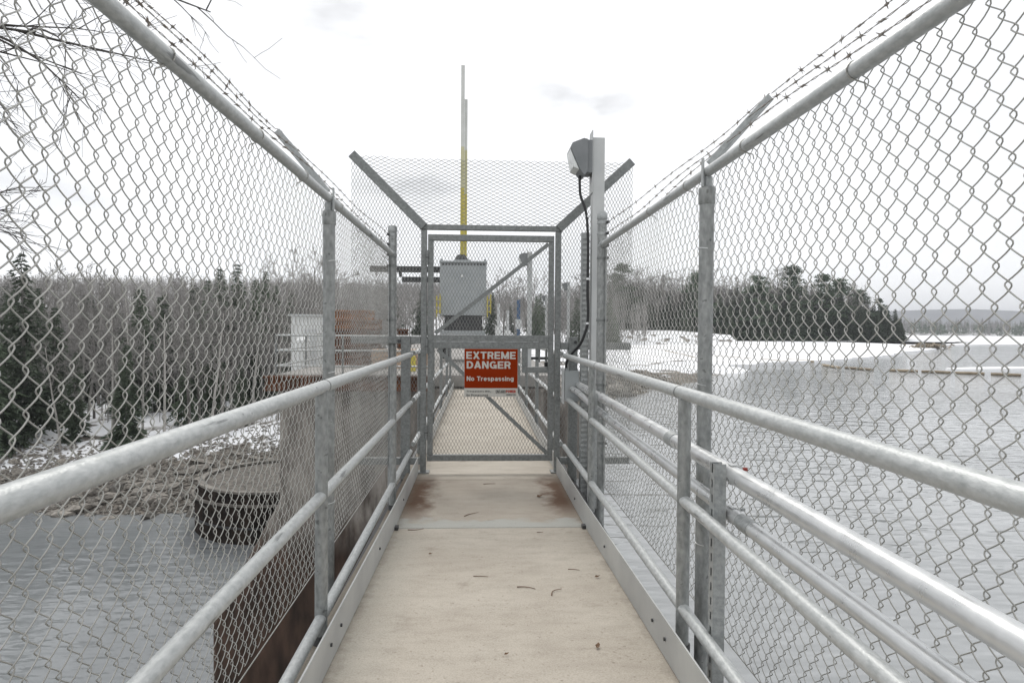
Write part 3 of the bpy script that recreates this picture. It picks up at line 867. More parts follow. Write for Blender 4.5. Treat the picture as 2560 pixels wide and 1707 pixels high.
# leafless tree leaning in over the fence, upper left
ot = thing('overhanging_tree', 'leafless tree reaching thin dark branches in from the upper left', 'tree', (-8.2, 6.2, -7.4))
mb = MB(); mb.tube([(0, 0, 0), (.1, .05, 4), (.25, .1, 8), (.3, .25, 12), (.2, .3, 16)], [.2, .17, .14, .1, .04], 8)
mb.build('trunk', BARK, ot, smooth=True)
lr = np.random.RandomState(5)
lsegs = []
def limb(p, d, L, rad, lev, droop):
    n = 7 if lev == 0 else 4
    q = np.array(p, float); d = np.array(d, float); d /= np.linalg.norm(d); pts = [q.copy()]
    for i in range(n):
        d = d + lr.normal(0, .11, 3) + np.array([0, 0, droop]); d /= np.linalg.norm(d)
        q = q + d * L / n; pts.append(q.copy())
    rs = np.linspace(rad, max(rad * .3, .0020), n + 1)
    lsegs.append((np.array(pts), rs, 1 if lev < 2 else 2))
    if lev >= 3: return
    for k in range(11 if lev == 0 else 5):
        t = lr.uniform(.25, 1); i = min(int(t * n), n - 1)
        pp = pts[i] + (pts[i + 1] - pts[i]) * (t * n - i)
        d2 = d + lr.normal(0, .5, 3); d2 /= np.linalg.norm(d2)
        limb(pp, d2, L * (.36 if lev == 0 else .52) * lr.uniform(.6, 1.1), max(rad * .38, .0028), lev + 1, -.01)
limb((.28, .2, 10.6), (1, .12, -.02), 4.5, .05, 0, .0)
limb((.28, .2, 11.3), (1, .06, .12), 3.6, .04, 0, .0)
limb((.30, .25, 12.2), (1, .1, .06), 2.5, .03, 0, -.005)
limb((.28, .25, 13.0), (1, .1, .05), 2.7, .03, 0, -.02)
limb((.25, .28, 14.2), (1, .08, .02), 3.35, .035, 0, -.03)
limb((.28, .2, 9.6), (1, .1, .04), 3.0, .03, 0, .02)
limb((.28, .2, 10.2), (1, .2, .10), 3.2, .035, 0, -.01)
limb((.28, .2, 10.9), (1, .0, .06), 4.1, .042, 0, -.01)
limb((.28, .2, 11.8), (1, .15, .0), 3.1, .035, 0, .01)
limb((.28, .2, 12.6), (1, .3, -.05), 2.9, .035, 0, .0)
limb((.28, .2, 13.4), (1, .2, -.08), 2.8, .035, 0, .0)
segs_mesh('branches', lsegs, BARKD, 3, ot)

# ------------------------------------------------------------------ log boom, islet

BOOMS = [((29.4, 102.4), (26.9, 86.4)), ((27.05, 86.2), (25.2, 75.0)), ((29.2, 80.1), (31.2, 73.4)), ((31.87, 73.2), (31.95, 66.5)), ((34.7, 71.6), (35.3, 67.4)),
         ((32.74, 60.5), (31.6, 55.7)), ((32.4, 56.0), (32.91, 53.1)), ((34.15, 52.5), (35.49, 51.22)), ((35.89, 51.05), (37.22, 49.82)), ((37.53, 49.5), (38.94, 48.5)), ((39.42, 48.2), (40.5, 46.9))]
for i, (a, b) in enumerate(BOOMS):
    lab = ('brown boom timber frozen into the ice edge, ' + ('farthest of all', 'second farthest', 'third farthest', 'middle', 'fifth', 'nearest the open water')[i] + ' along the frozen stretch') if i < 6 else ('floating boom timber in open water, ' + ('leftmost', 'second from left', 'middle', 'second from right', 'rightmost')[i - 6] + ' of the five')
    mb = MB()
    for s_ in (-1, 1):
        mb.tube([(a[0] + s_ * .10, a[1], ZL + .09), ((a[0] + b[0]) / 2 + s_ * .10, (a[1] + b[1]) / 2, ZL + .10), (b[0] + s_ * .10, b[1], ZL + .09)], .105, 8)
    tag(mb.build('boom_log', WOOD, smooth=True), lab, 'log', 'log boom across the lake')
c = NR.normal(0, 1, (600, 3)) * [1.7, 1.0, .26] + [92.5, 129.5, ZL + .45]
c[:, 2] = np.maximum(c[:, 2], ZL + .05)
tag(tris_obj('driftwood_clump', tri_cloud(c, .5, flat=.4), BRUSH), 'small brown heap of brush at the tip of the snowy ice', 'driftwood')

# ------------------------------------------------------------------ dam: pier, wall, platform
mb = MB()
prof = [(-4.215, 0.03), (-4.215, -2.4), (-5.6, -4.97), (-5.6, -10.5), (2.6, -10.5), (2.6, 0.03)]
n = len(prof)
mb.add([(x, 14.0, z) for x, z in prof] + [(x, 16.4, z) for x, z in prof], [tuple(range(n))] + [tuple(range(2 * n - 1, n - 1, -1))] + [(i, n + i, n + (i + 1) % n, (i + 1) % n) for i in range(n)])
tag(mb.build('dam_pier', PIER, bevel=.09), 'stained concrete dam pier with a battered brown foot', 'pier')
sp_ = thing('sheet_pile_cell', 'dark round sheet pile cell with pale rims at the water edge by the pier', 'sheet pile cell', (-10.15, 34.7, ZR - .28))
k_ = 84; vv = []
for i in range(k_):
    a_ = 2 * PI * i / k_; r_ = 4.20 + (.035 if i % 4 < 2 else 0)
    vv.append((r_ * math.cos(a_), r_ * math.sin(a_)))
n = len(vv)
MB().add([(x, y, -1.5) for x, y in vv] + [(x, y, 2.30) for x, y in vv], [(i, (i + 1) % n, n + (i + 1) % n, n + i) for i in range(n)] + [tuple(range(n, 2 * n))]).build('sheet_piling', SHEET, sp_)
def ring(z0, z1, ro, ri, m_, nm):
    mb = MB(); th = [2 * PI * i / 48 for i in range(48)]
    v = [(r_ * math.cos(a_), r_ * math.sin(a_), z_) for r_, z_ in ((ro, z0), (ro, z1), (ri, z1), (ri, z0)) for a_ in th]
    f = [(q * 48 + i, q * 48 + (i + 1) % 48, ((q + 1) % 4) * 48 + (i + 1) % 48, ((q + 1) % 4) * 48 + i) for q in range(4) for i in range(48)]
    mb.add(v, f).build(nm, m_, sp_)
ring(2.05, 2.14, 4.38, 4.0, RIMC, 'lower_rim')
ring(2.58, 2.68, 4.10, 3.80, RIMC, 'upper_rim')
ring(2.15, 2.57, 4.02, 3.88, SHEET, 'cap_wall')
ring(1.0, 1.08, 4.30, 4.0, DARK, 'waler')
MB().add([(3.84 * math.cos(2 * PI * i / 40), 3.84 * math.sin(2 * PI * i / 40), 2.54) for i in range(40)], [tuple(range(40))]).build('gravel_fill', FILL, sp_)
mb = MB().box(-.42, .60, -6, 14.05, -10.5, -.52)
tag(mb.build('dam_wall', PIER), 'dark concrete dam wall standing under the walkway', 'wall')
mb = MB().box(-3.2, 2.4, 16.4, 44, -10.5, -.05)
tag(mb.build('dam', PIER), 'long concrete dam behind the pier, carrying the hoist platform', 'dam')

plat = struct('platform_deck', MB().box(-4.28, 1.75, 14.02, 44, .04, .30), CONC, bevel=.02)
fb = thing('rusty_edge_beam', 'rusty steel beam along the near edge of the platform, left of the walkway', 'beam')
MB().box(-4.46, -.95, 13.86, 13.90, -.03, .28).build('web', RUST, fb)
MB().box(-4.46, -.95, 13.74, 13.86, .235, .28).build('flange', RUST, fb)
MB().box(-4.46, -.95, 13.74, 13.86, -.03, .005).build('flange', RUST, fb)

def railing(name, label, runs, heights, r, post_pts, z0, ztop, m=GALVP, rp_=.024, group=None):
    t = thing(name, label, 'railing', group=group)
    for h, nm in heights:
        for a, b in runs:
            MB().tube([(a[0], a[1], h), (b[0], b[1], h)], r, 10).build(nm, m, t, smooth=True)
    for x, y in post_pts:
        MB().tube([(x, y, z0), (x, y, ztop)], rp_, 10).build('post', GALVD, t, smooth=True)
    return t
railing('platform_railing', 'pale pipe railing round the left end of the platform, before the white shed', [((-4.3, 14.1), (-1.0, 14.1)), ((-4.3, 14.1), (-4.3, 24))],
        [(1.12, 'top_rail'), (.80, 'middle_rail'), (.47, 'lower_rail')], .02, [(-4.3, 14.1), (-2.9, 14.1), (-1.0, 14.1), (-4.3, 16.5), (-4.3, 19), (-4.3, 21.5), (-4.3, 24)], .28, 1.12)

# ------------------------------------------------------------------ hoist and gear on the platform
ho = thing('dam_hoist', 'grey boxy dam hoist on black wheels with a tall mast', 'hoist', (-.5, 20.8, .3))
def hb(*a): return MB().box(a[0] + .5, a[1] + .5, a[2] - 20.8, a[3] - 20.8, a[4] - .3, a[5] - .3)
hb(-1.20, .22, 20, 21.6, 1.70, 3.30).build('cabinet', GREYP, ho, bevel=.015)
roof = hb(-1.22, .24, 19.97, 21.63, 3.302, 3.36).build('cabinet_lid', GREYP, ho, bevel=.01)
mb = MB()
for k in range(14):
    x = -1.13 + k * .096
    mb.box(x + .5, x + .555, -.812, -.80, 2.93, 2.985)
tag(mb.build('vent_slots', DARK, ho), kind='stuff')
for x in (-1.19, .14): hb(x, x + .07, 20.02, 20.12, 3.362, 3.42).build('lifting_lug', GREYP, ho)
hb(-.78, -.26, 20.2, 20.8, 3.362, 3.42).build('roof_plate', GREYP, ho)
mb = MB(); mb.tube([(-.06, -.3, 3.12), (-.06, -.3, 3.30)], [.24, .12], 12); mb.build('sheave_cover', DARK, ho)
for z0, z1, m_, nm in ((3.40, 5.8, YELLOW, 'mast_foot'), (5.802, 7.1, OLIVE, 'mast_middle'), (7.102, 9.68, PALEMAST, 'mast_top')):  # yellow mast; the glare higher up is painted in as paler segments
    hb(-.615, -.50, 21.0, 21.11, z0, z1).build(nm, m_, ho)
for z0, z1, m_, nm in ((3.40, 5.6, YELLOW, 'guide_foot'), (5.602, 7.0, OLIVE, 'guide_middle'), (7.002, 8.62, PALEMAST, 'guide_top')):  # same painted flare bleaching on the guide
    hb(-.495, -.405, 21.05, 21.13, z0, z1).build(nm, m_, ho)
hb(-.60, -.44, 19.985, 19.997, 2.94, 3.04).build('lamp_hood', GREYP, ho)
mb = MB(); mb.tube([(-.02, -.83, 2.60), (-.02, -.803, 2.60)], .04, 10); mb.build('lamp', WHITEP, ho)
hb(-1.06, .10, 20.05, 21.5, 1.24, 1.698).build('undercarriage', DARK, ho)
hb(-1.18, .20, 19.95, 21.6, .95, 1.238).build('chassis', GREYP, ho, bevel=.01)
for x in (-1.0, -.05):
    mb = MB(); mb.tube([(x + .40, -.6, .36), (x + .56, -.6, .36)], .30, 16); mb.build('wheel', BLACK, ho)
    mb = MB(); mb.tube([(x + .40, .5, .36), (x + .56, .5, .36)], .30, 16); mb.build('wheel', BLACK, ho)
for x in (-1.30, .235):
    mb = MB()
    mb.box(x + .5, x + .535, -.9, -.86, 1.35, 2.0).box(x + .60, x + .635, -.9, -.86, 1.45, 2.05)
    for z in (1.5, 1.68, 1.86): mb.box(x + .536, x + .599, -.9, -.86, z, z + .03)
    mb.build('yellow_ladder', YELLOW, ho)
bo = thing('hoist_boom', 'dark twin beam boom reaching left from the hoist', 'boom', (-1.2, 20.6, 2.9))
MB().box(-2.2, -.03, -.1, .1, .15, .33).build('upper_beam', DARK, bo)
MB().box(-1.2, -.03, -.1, .1, -.16, .0).build('lower_beam', DARK, bo)
MB().box(-1.3, -1.22, -.07, .07, .0, .15).build('hanger', DARK, bo)

def stoplog(x0, x1, y, z, m, lab):
    o = MB().box(0, x1 - x0, -.13, .13, 0, .05).box(0, x1 - x0, -.03, .03, .052, .188).box(0, x1 - x0, -.13, .13, .19, .24).build('stop_log', m, bevel=.006)
    o.location = (x0, y, z)
    return tag(o, lab, 'steel beam', 'stacked stop logs on the platform')
zz = .30
for k in range(6):
    m_ = (RUST, RUST, RUST, RUST, RUSTO, RUSTO)[k]
    for j in range(2):
        lab = ('orange' if k > 3 else 'dark') + ' rusted steel beam, ' + ('lowest', 'second lowest', 'third lowest', 'third from top', 'second from top', 'topmost')[k] + ' in the ' + ('front', 'rear')[j] + ' row behind the left fence'
        stoplog(-3.95 + R.uniform(-.08, .08), -2.62 + R.uniform(-.06, .06) - (.25 if k == 5 else 0), 17.7 + j * .31, zz, m_, lab)
    zz += .245
for k in range(4):
    stoplog(-2.42, -2.10, 19.6, .30 + k * .245, RUST, 'short rusty steel beam, ' + ('lowest', 'second lowest', 'second from top', 'topmost')[k] + ' in the small stack left of the gate')
stoplog(-2.05, -1.86, 19.4, .30, RUST, 'shortest rusty steel offcut beside the small stack left of the gate')
# white shed and tank at the left end
sh = thing('white_shed', 'small white shed at the left end of the platform behind the railing', 'shed', (-5.6, 22, 0))
mb = MB().box(-.62, .55, 0, 1.4, -.6, 1.68); mb.build('wall', WHITEP, sh, bevel=.01)
MB().box(-.70, .63, -.08, 1.48, 1.682, 1.74).build('roof', LIGHTP, sh)
MB().box(-.2, .22, -.014, -.002, -.3, 1.25).build('door', LIGHTP, sh)
MB().box(-1.0, .9, -.3, 1.8, -.76, -.602).build('base_slab', CONC, sh)
MB().box(-.9, .8, -.1, 1.6, -9.6, -.762).build('support_block', CONC, sh)
mb = MB(); mb.tube([(-5.55, 20.9, -.5), (-5.55, 20.9, .35), (-5.55, 20.9, .9), (-5.55, 20.9, 1.02)], [.24, .24, .22, .08], 14)
ta = thing('white_tank', 'upright white tank before the shed wall', 'tank')
mb.build('tank_shell', WHITEP, ta, smooth=True)
MB().box(-5.85, -5.25, 20.6, 21.2, -.76, -.5).build('tank_base', CONC, ta)
MB().box(-5.85, -5.25, 20.6, 21.2, -9.6, -.762).build('tank_footing', CONC, ta)
# timber stack and yellow post seen between the left fence and the gate post
tp = thing('timber_stack', 'pale timber boards stacked behind the left gate post', 'timber', (-1.9, 16.5, .3))
for k in range(5): MB().box(-.75, .75, -.2, .2, k * .095, k * .095 + .085).build('board', PLANK, tp)
yb = thing('yellow_bollard', 'short yellow bollard before the timber stack', 'bollard', (-1.52, 15.2, .3))
mb = MB(); mb.tube([(0, 0, 0), (0, 0, .32), (0, 0, .36)], [.07, .07, .045], 12); mb.build('bollard_post', YELLOW, yb, smooth=True)
# white cylinders and pipework right of the hoist
for i, (x, h, r) in enumerate(((.58, 1.75, .10), (.86, 1.55, .09))):
    t = thing('hydraulic_cylinder', ('taller', 'shorter')[i] + ' white upright cylinder right of the hoist', 'cylinder', (x, 19.5, .3), 'white cylinders beside the hoist')
    mb = MB(); mb.tube([(0, 0, 0), (0, 0, h * .62)], r, 12); mb.build('barrel', WHITEP, t, smooth=True)
    mb = MB(); mb.tube([(0, 0, h * .622), (0, 0, h)], r * .45, 10); mb.build('rod', LIGHTP, t, smooth=True)
    MB().box(-r * 1.4, r * 1.4, -r * 1.4, r * 1.4, .3, .36).build('collar', DARK, t)
t = thing('equipment_cabinet', 'low white cabinet beside the cylinders right of the hoist', 'cabinet', (.75, 18.6, .3))
MB().box(-.32, .32, -.2, .2, 0, .62).build('cabinet_body', WHITEP, t, bevel=.01)
MB().box(-.28, -.02, -.212, -.202, .05, .56).build('door', LIGHTP, t)
MB().box(.02, .28, -.212, -.202, .05, .56).build('door', LIGHTP, t)
t = thing('blue_valve_post', 'slim blue post right of the white cylinders', 'post', (1.22, 20.2, .3))
MB().box(-.05, .05, -.05, .05, 0, 1.9).build('post', BLUEP, t); MB().box(-.09, .09, -.07, .07, 1.0, 1.3).build('valve_box', LIGHTP, t)

# ------------------------------------------------------------------ walkway slabs
wk = bpy.data.objects.new('walkway', None); COL.objects.link(wk); tag(wk, kind='structure')
def zdeck(y): return float(np.interp(y, [-2, 2.2, 4.18, 5.8, 14], [.215, .07, .0, 0.0, 0.0]))
def slab(y0, y1, z0, z1, th=.09, x0=-.635, x1=.80):
    v = [(x, y, z) for (y, z) in ((y0, z0), (y1, z1)) for x in (x0, x1)]
    v = v + [(a, b, c - th) for a, b, c in v]
    return MB().add(v, [(0, 1, 3, 2), (4, 6, 7, 5), (0, 4, 5, 1), (2, 3, 7, 6), (0, 2, 6, 4), (1, 5, 7, 3)]).build('deck_slab', DECK, wk, bevel=.006)
slab(-2.0, 4.175, .215, .0)
slab(4.185, 5.52, .0, .0)
slab(5.53, 14.0, .0, .0)
MB().box(-.56, .73, 4.1755, 4.1845, -.08, -.012).build('joint_filler', DARK, wk)
for x0, x1 in ((-.685, -.638), (.803, .85)):
    MB().box(x0, x1, -2, 13.99, -.50, -.055).build('side_beam', DARK, wk)
MB().box(-.5, .68, -2, 13.9, -.50, -.12).build('deck_girder', DARK, wk)

# litter on the deck
def twig(x, y, ang, L, curve, r=.0035):
    z = zdeck(y) + r + .001
    d = np.array([math.cos(ang), math.sin(ang)]); nrm = np.array([-d[1], d[0]])
    pts = [(x + d[0] * L * t + nrm[0] * curve * math.sin(t * PI), y + d[1] * L * t + nrm[1] * curve * math.sin(t * PI), z) for t in np.linspace(0, 1, 6)]
    mb = MB(); mb.tube(pts, np.linspace(r, r * .5, 6), 6)
    return mb.build('twig', TWIGD, smooth=True)
for (x, y, a, L, c, lab) in ((-.09, 4.43, .75, .13, .012, 'reddish bent twig between the joint and the gate'),
                             (.045, 5.35, .15, .10, .008, 'thin dark twig nearest the foot of the gate'),
                             (-.02, 3.26, -.12, .075, .003, 'short brown twig in the middle of the near slab'),
                             (.345, 2.99, .9, .09, .02, 'curled reddish twig right of centre on the near slab'),
                             (-.44, 4.13, .2, .10, -.012, 'thin curved twig by the left end of the joint'),
                             (.19, 3.10, -.3, .09, .012, 'forked grey twig in the middle right of the near slab'),
                             (.47, 3.35, -.25, .06, .004, 'pale straw on the right of the near slab'),
                             (.37, 4.05, .1, .04, .0, 'tiny dark chip just before the joint')):
    tag(twig(x, y, a, L, c, .0026 if L > .08 else .002), lab, 'twig', 'twigs on the walkway')
def leaf(x, y, s, a, lab):
    z = zdeck(y) + .006
    mb = MB()
    pts = [(-1, 0, .1), (-.4, .5, .5), (.4, .45, .2), (1, 0, .6), (.4, -.5, .4), (-.4, -.45, .05), (0, 0, -.15)]
    v = [(p[0] * s * math.cos(a) - p[1] * s * math.sin(a), p[0] * s * math.sin(a) + p[1] * s * math.cos(a), max(p[2] * s * .8, 0)) for p in pts]
    v = v + [(q[0], q[1], q[2] + .0015) for q in v]
    tri = [(0, 1, 6), (1, 2, 6), (2, 3, 6), (3, 4, 6), (4, 5, 6), (5, 0, 6)]
    rim = [(i, (i + 1) % 6, 7 + (i + 1) % 6, 7 + i) for i in range(6)]
    o = mb.add(v, [t[::-1] for t in tri] + [tuple(i + 7 for i in t) for t in tri] + rim).build('dead_leaf', LEAFM)
    o.location = (x, y, z)
    tag(o, lab, 'leaf', 'dead leaves on the walkway')
leaf(.47, 4.93, .028, .6, 'dark curled leaf on the right between joint and gate')
leaf(.60, 3.22, .014, .2, 'small brown leaf near the right toe board')
leaf(.46, 2.45, .016, 1.2, 'brown leaf scrap on the right of the near slab')
leaf(.11, 2.40, .009, .4, 'tiny dark leaf scrap nearest the camera')
leaf(-.26, 3.62, .011, .1, 'small dark crumb left of centre on the near slab')

# ------------------------------------------------------------------ guard railings along the near walkway
def toe(pts, x, name, t, sgn):
    v = []; f = []
    for y, zb, zt in pts:
        v += [(x, y, zb), (x, y, zt), (x + sgn * .006, y, zt), (x + sgn * .006, y, zb)]
    for i in range(len(pts) - 1):
        a, b = i * 4, i * 4 + 4
        f += [(a, a + 1, b + 1, b), (a + 1, a + 2, b + 2, b + 1), (a + 2, a + 3, b + 3, b + 2), (a + 3, a, b, b + 3)]
    f += [(0, 3, 2, 1), tuple(len(pts) * 4 - 4 + k for k in (0, 1, 2, 3))]
    return MB().add(v, f).build(name, ALU, t)
def guard(name, label, X, posts, zr, inner, sgn, y0, y1, joints):
    t = thing(name, label, 'railing', (X, posts[0], 0))
    px, py = X, posts[0]
    for (h0, h1), nm, r in zip(zr, ('top_rail', 'middle_rail', 'lower_rail'), (.0242, .0215, .0215)):
        cuts = [y0] + ([p for p in posts if y0 < p < y1] if nm != 'top_rail' else []) + [y1]
        for a, b in zip(cuts[:-1], cuts[1:]):
            za, zb = np.interp([a, b], [0, 6], [h0, h1])
            MB().tube([(0, a - py, za), (0, (a + b) / 2 - py, (za + zb) / 2), (0, b - py, zb)], r, 20).build(nm, GALVP, t, smooth=True)
    for yj in joints:                                     # welded sleeve seams on the top rail
        zj = np.interp(yj, [0, 6], zr[0])
        MB().tube([(0, yj - .004 - py, zj), (0, yj + .004 - py, zj)], .0256, 20).build('weld_seam', GALVD, t, smooth=True)
    for p in posts:
        zt = np.interp(p, [0, 6], zr[0])
        MB().tube([(0, p - py, -.30), (0, p - py, zt - .012)], .0242, 20).build('post', GALVQ, t, smooth=True)
        MB().tube([(0, p - py, -.31), (0, p - py, zdeck(p) + .035)], .030, 16).build('post_socket', DARK, t, smooth=True)
    ys = [y0, 1.0, 2.0, 2.6, 3.4, 3.9, 4.3, 4.7, 5.1, 5.45, 5.74]
    ys = [y for y in ys if y >= y0]
    zb_ = lambda y: zdeck(y) + .004
    zt_ = lambda y: float(np.interp(y, [0, 2.2, 4.2, 5.0, 5.74], [.29, .212, .158, .150, .148]))
    tb = toe([(y, zb_(y), zt_(y)) for y in ys], inner - X, 'toe_board', t, sgn)
    tb.location = (0, -py, 0)
    for yb_ in (1.05, 2.35, 2.52, 3.5, 4.6):
        mb = MB(); a_ = inner - X - sgn * .001
        mb.tube([(a_, yb_ - py, zb_(yb_) + .07), (a_ - sgn * .006, yb_ - py, zb_(yb_) + .07)], .007, 8); mb.build('bolt', DARK, t)
    for yb_ in (1.2, 4.12):
        MB().box(min(0, sgn * -.022) + inner - X - sgn * .001, max(0, sgn * -.022) + inner - X - sgn * .001, yb_ - py, yb_ + .05 - py, zdeck(yb_) + .002, zdeck(yb_) + .022).build('toe_bracket', DARK, t)
    return t
guard('guard_railing', 'three rail galvanized pipe railing on the left of the walkway', -.60, [.45, 2.53, 4.62], [(1.045, 1.046), (.634, .619), (.135, .190)], -.524, -1, -.6, 6.55 - .75, [2.58, 4.66])
guard('guard_railing', 'three rail galvanized pipe railing on the right, next to the conduits', .77, [.42, 2.40, 4.40], [(1.033, 1.043), (.610, .680), (.235, .232)], .692, 1, -.6, 5.80, [2.46, 4.2])

# far railings beyond the gate
for X, side in ((-.60, 'left'), (.77, 'right')):
    t = railing('guard_railing', f'white looking pipe railing beyond the gate on the {side}', [((X, 6.05), (X, 13.9))], [(1.05, 'top_rail'), (.62, 'middle_rail'), (.21, 'lower_rail')], .022,
                [(X, y) for y in (6.7, 8.6, 10.5, 12.4, 13.85)], -.3, 1.05)
    xi = -.524 if X < 0 else .692
    MB().box(min(xi, xi + (-.006 if X < 0 else .006)), max(xi, xi + (-.006 if X < 0 else .006)), 5.95, 13.95, .004, .15).build('toe_board', ALU, t)

# ------------------------------------------------------------------ chain link fences
PV, PH = .0785, .0325                         # height of a diamond, half its width
def chain_link(X, y0, y1, z0, z1, parent, face):
    npick = int((y1 - y0) / PH)
    nhalf = int((z1 - z0) / (PV / 2))
    ts = [0, .12, .30, .5, .70, .88]
    fs = [-.19, -.10, .17, .5, .83, 1.10]
    dx = [0, .0030 * face, .0052 * face, .0060 * face, .0052 * face, .0030 * face]
    def path(ph):
        P = []
        for j in range(nhalf):
            odd = (j + ph) % 2
            for t_, f_, d_ in zip(ts, fs, dx):
                s_ = f_ * PH if not odd else (1 - f_) * PH
                P.append((d_ * (1 if not odd else -1), s_, z1 - (j + t_) * PV / 2))
        odd = (nhalf + ph) % 2
        P.append((0, -.19 * PH if not odd else 1.19 * PH, z1 - nhalf * PV / 2))
        return np.array(P)
    vs = []; n = 4; r = .00155
    k = nhalf * 6 + 1
    for ph in (0, 1):
        p = path(ph)
        t = np.gradient(p, axis=0); t /= np.linalg.norm(t, axis=1)[:, None]
        a = np.cross(t, [1.0, 0, 0]); a /= np.linalg.norm(a, axis=1)[:, None]
        b = np.cross(t, a)
        th = np.arange(n) * 2 * PI / n + PI / 4
        vs.append((p[:, None, :] + r * (np.cos(th)[None, :, None] * a[:, None] + np.sin(th)[None, :, None] * b[:, None])).reshape(-1, 3))
    V = []; wr = np.random.RandomState(31 + int(face))
    for i in range(npick):
        yy = y0 + i * PH
        v = vs[i % 2].copy()
        # the cloth bellies and wanders slightly
        v[:, 0] += X + .006 * math.sin(yy * 2.1) * np.sin((v[:, 2] - z0) / (z1 - z0) * PI)
        v[:, 2] += .004 * math.sin(yy * 3.3 + X)
        v[:, 1] += yy + wr.normal(0, .0011)
        v[:, 2] += wr.normal(0, .0012)
        v[:, 0] += .004 * math.sin(yy * 5.7 + 1) * np.sin((v[:, 2] - z0) * 4.1 + yy * 1.3)
        V.append(v)
    V = np.concatenate(V)
    i = np.arange(k - 1)[:, None] * n; j = np.arange(n)[None, :]; j2 = (j + 1) % n
    f = np.stack([i + j, i + j2, i + n + j2, i + n + j], -1).reshape(-1, 4)
    F = (f[None] + (np.arange(npick) * k * n)[:, None, None]).reshape(-1, 4)
    o = fast('chain_link_mesh', V, F, WIRE, parent)
    o.data.polygons.foreach_set('use_smooth', [True] * len(o.data.polygons))
    return tag(o, kind='stuff')

def barbed(p, q, parent, sag, seed):
    r = np.random.RandomState(seed)
    p, q = np.array(p), np.array(q); L = np.linalg.norm(q - p)
    m = max(8, int(L / .035)); t = np.linspace(0, 1, m)
    base = p + (q - p) * t[:, None]; base[:, 2] -= sag * 4 * t * (1 - t)
    base[:, 2] += .006 * np.sin(t * L * 5 + seed); base[:, 0] += .006 * np.sin(t * L * 3.7 + seed * 2)
    mb = MB()
    for s_ in (0, PI):
        off = np.stack([np.cos(t * L * 55 + s_), 0 * t, np.sin(t * L * 55 + s_)], -1) * .0022
        mb.tube(base + off, .0014, 4)
    for k in range(int(L / .125)):
        c = base[min(m - 1, int((k + .5) * .125 / L * m))]
        for j in range(2):
            d = r.normal(0, 1, 3); d /= np.linalg.norm(d)
            mb.tube([c - d * .016, c, c + d * .016], [.0006, .0026, .0006], 4)
        mb.tube([c - (0, .007, 0), c + (0, .007, 0)], .0042, 5)
    return mb.build('barbed_wire', BARB, parent)

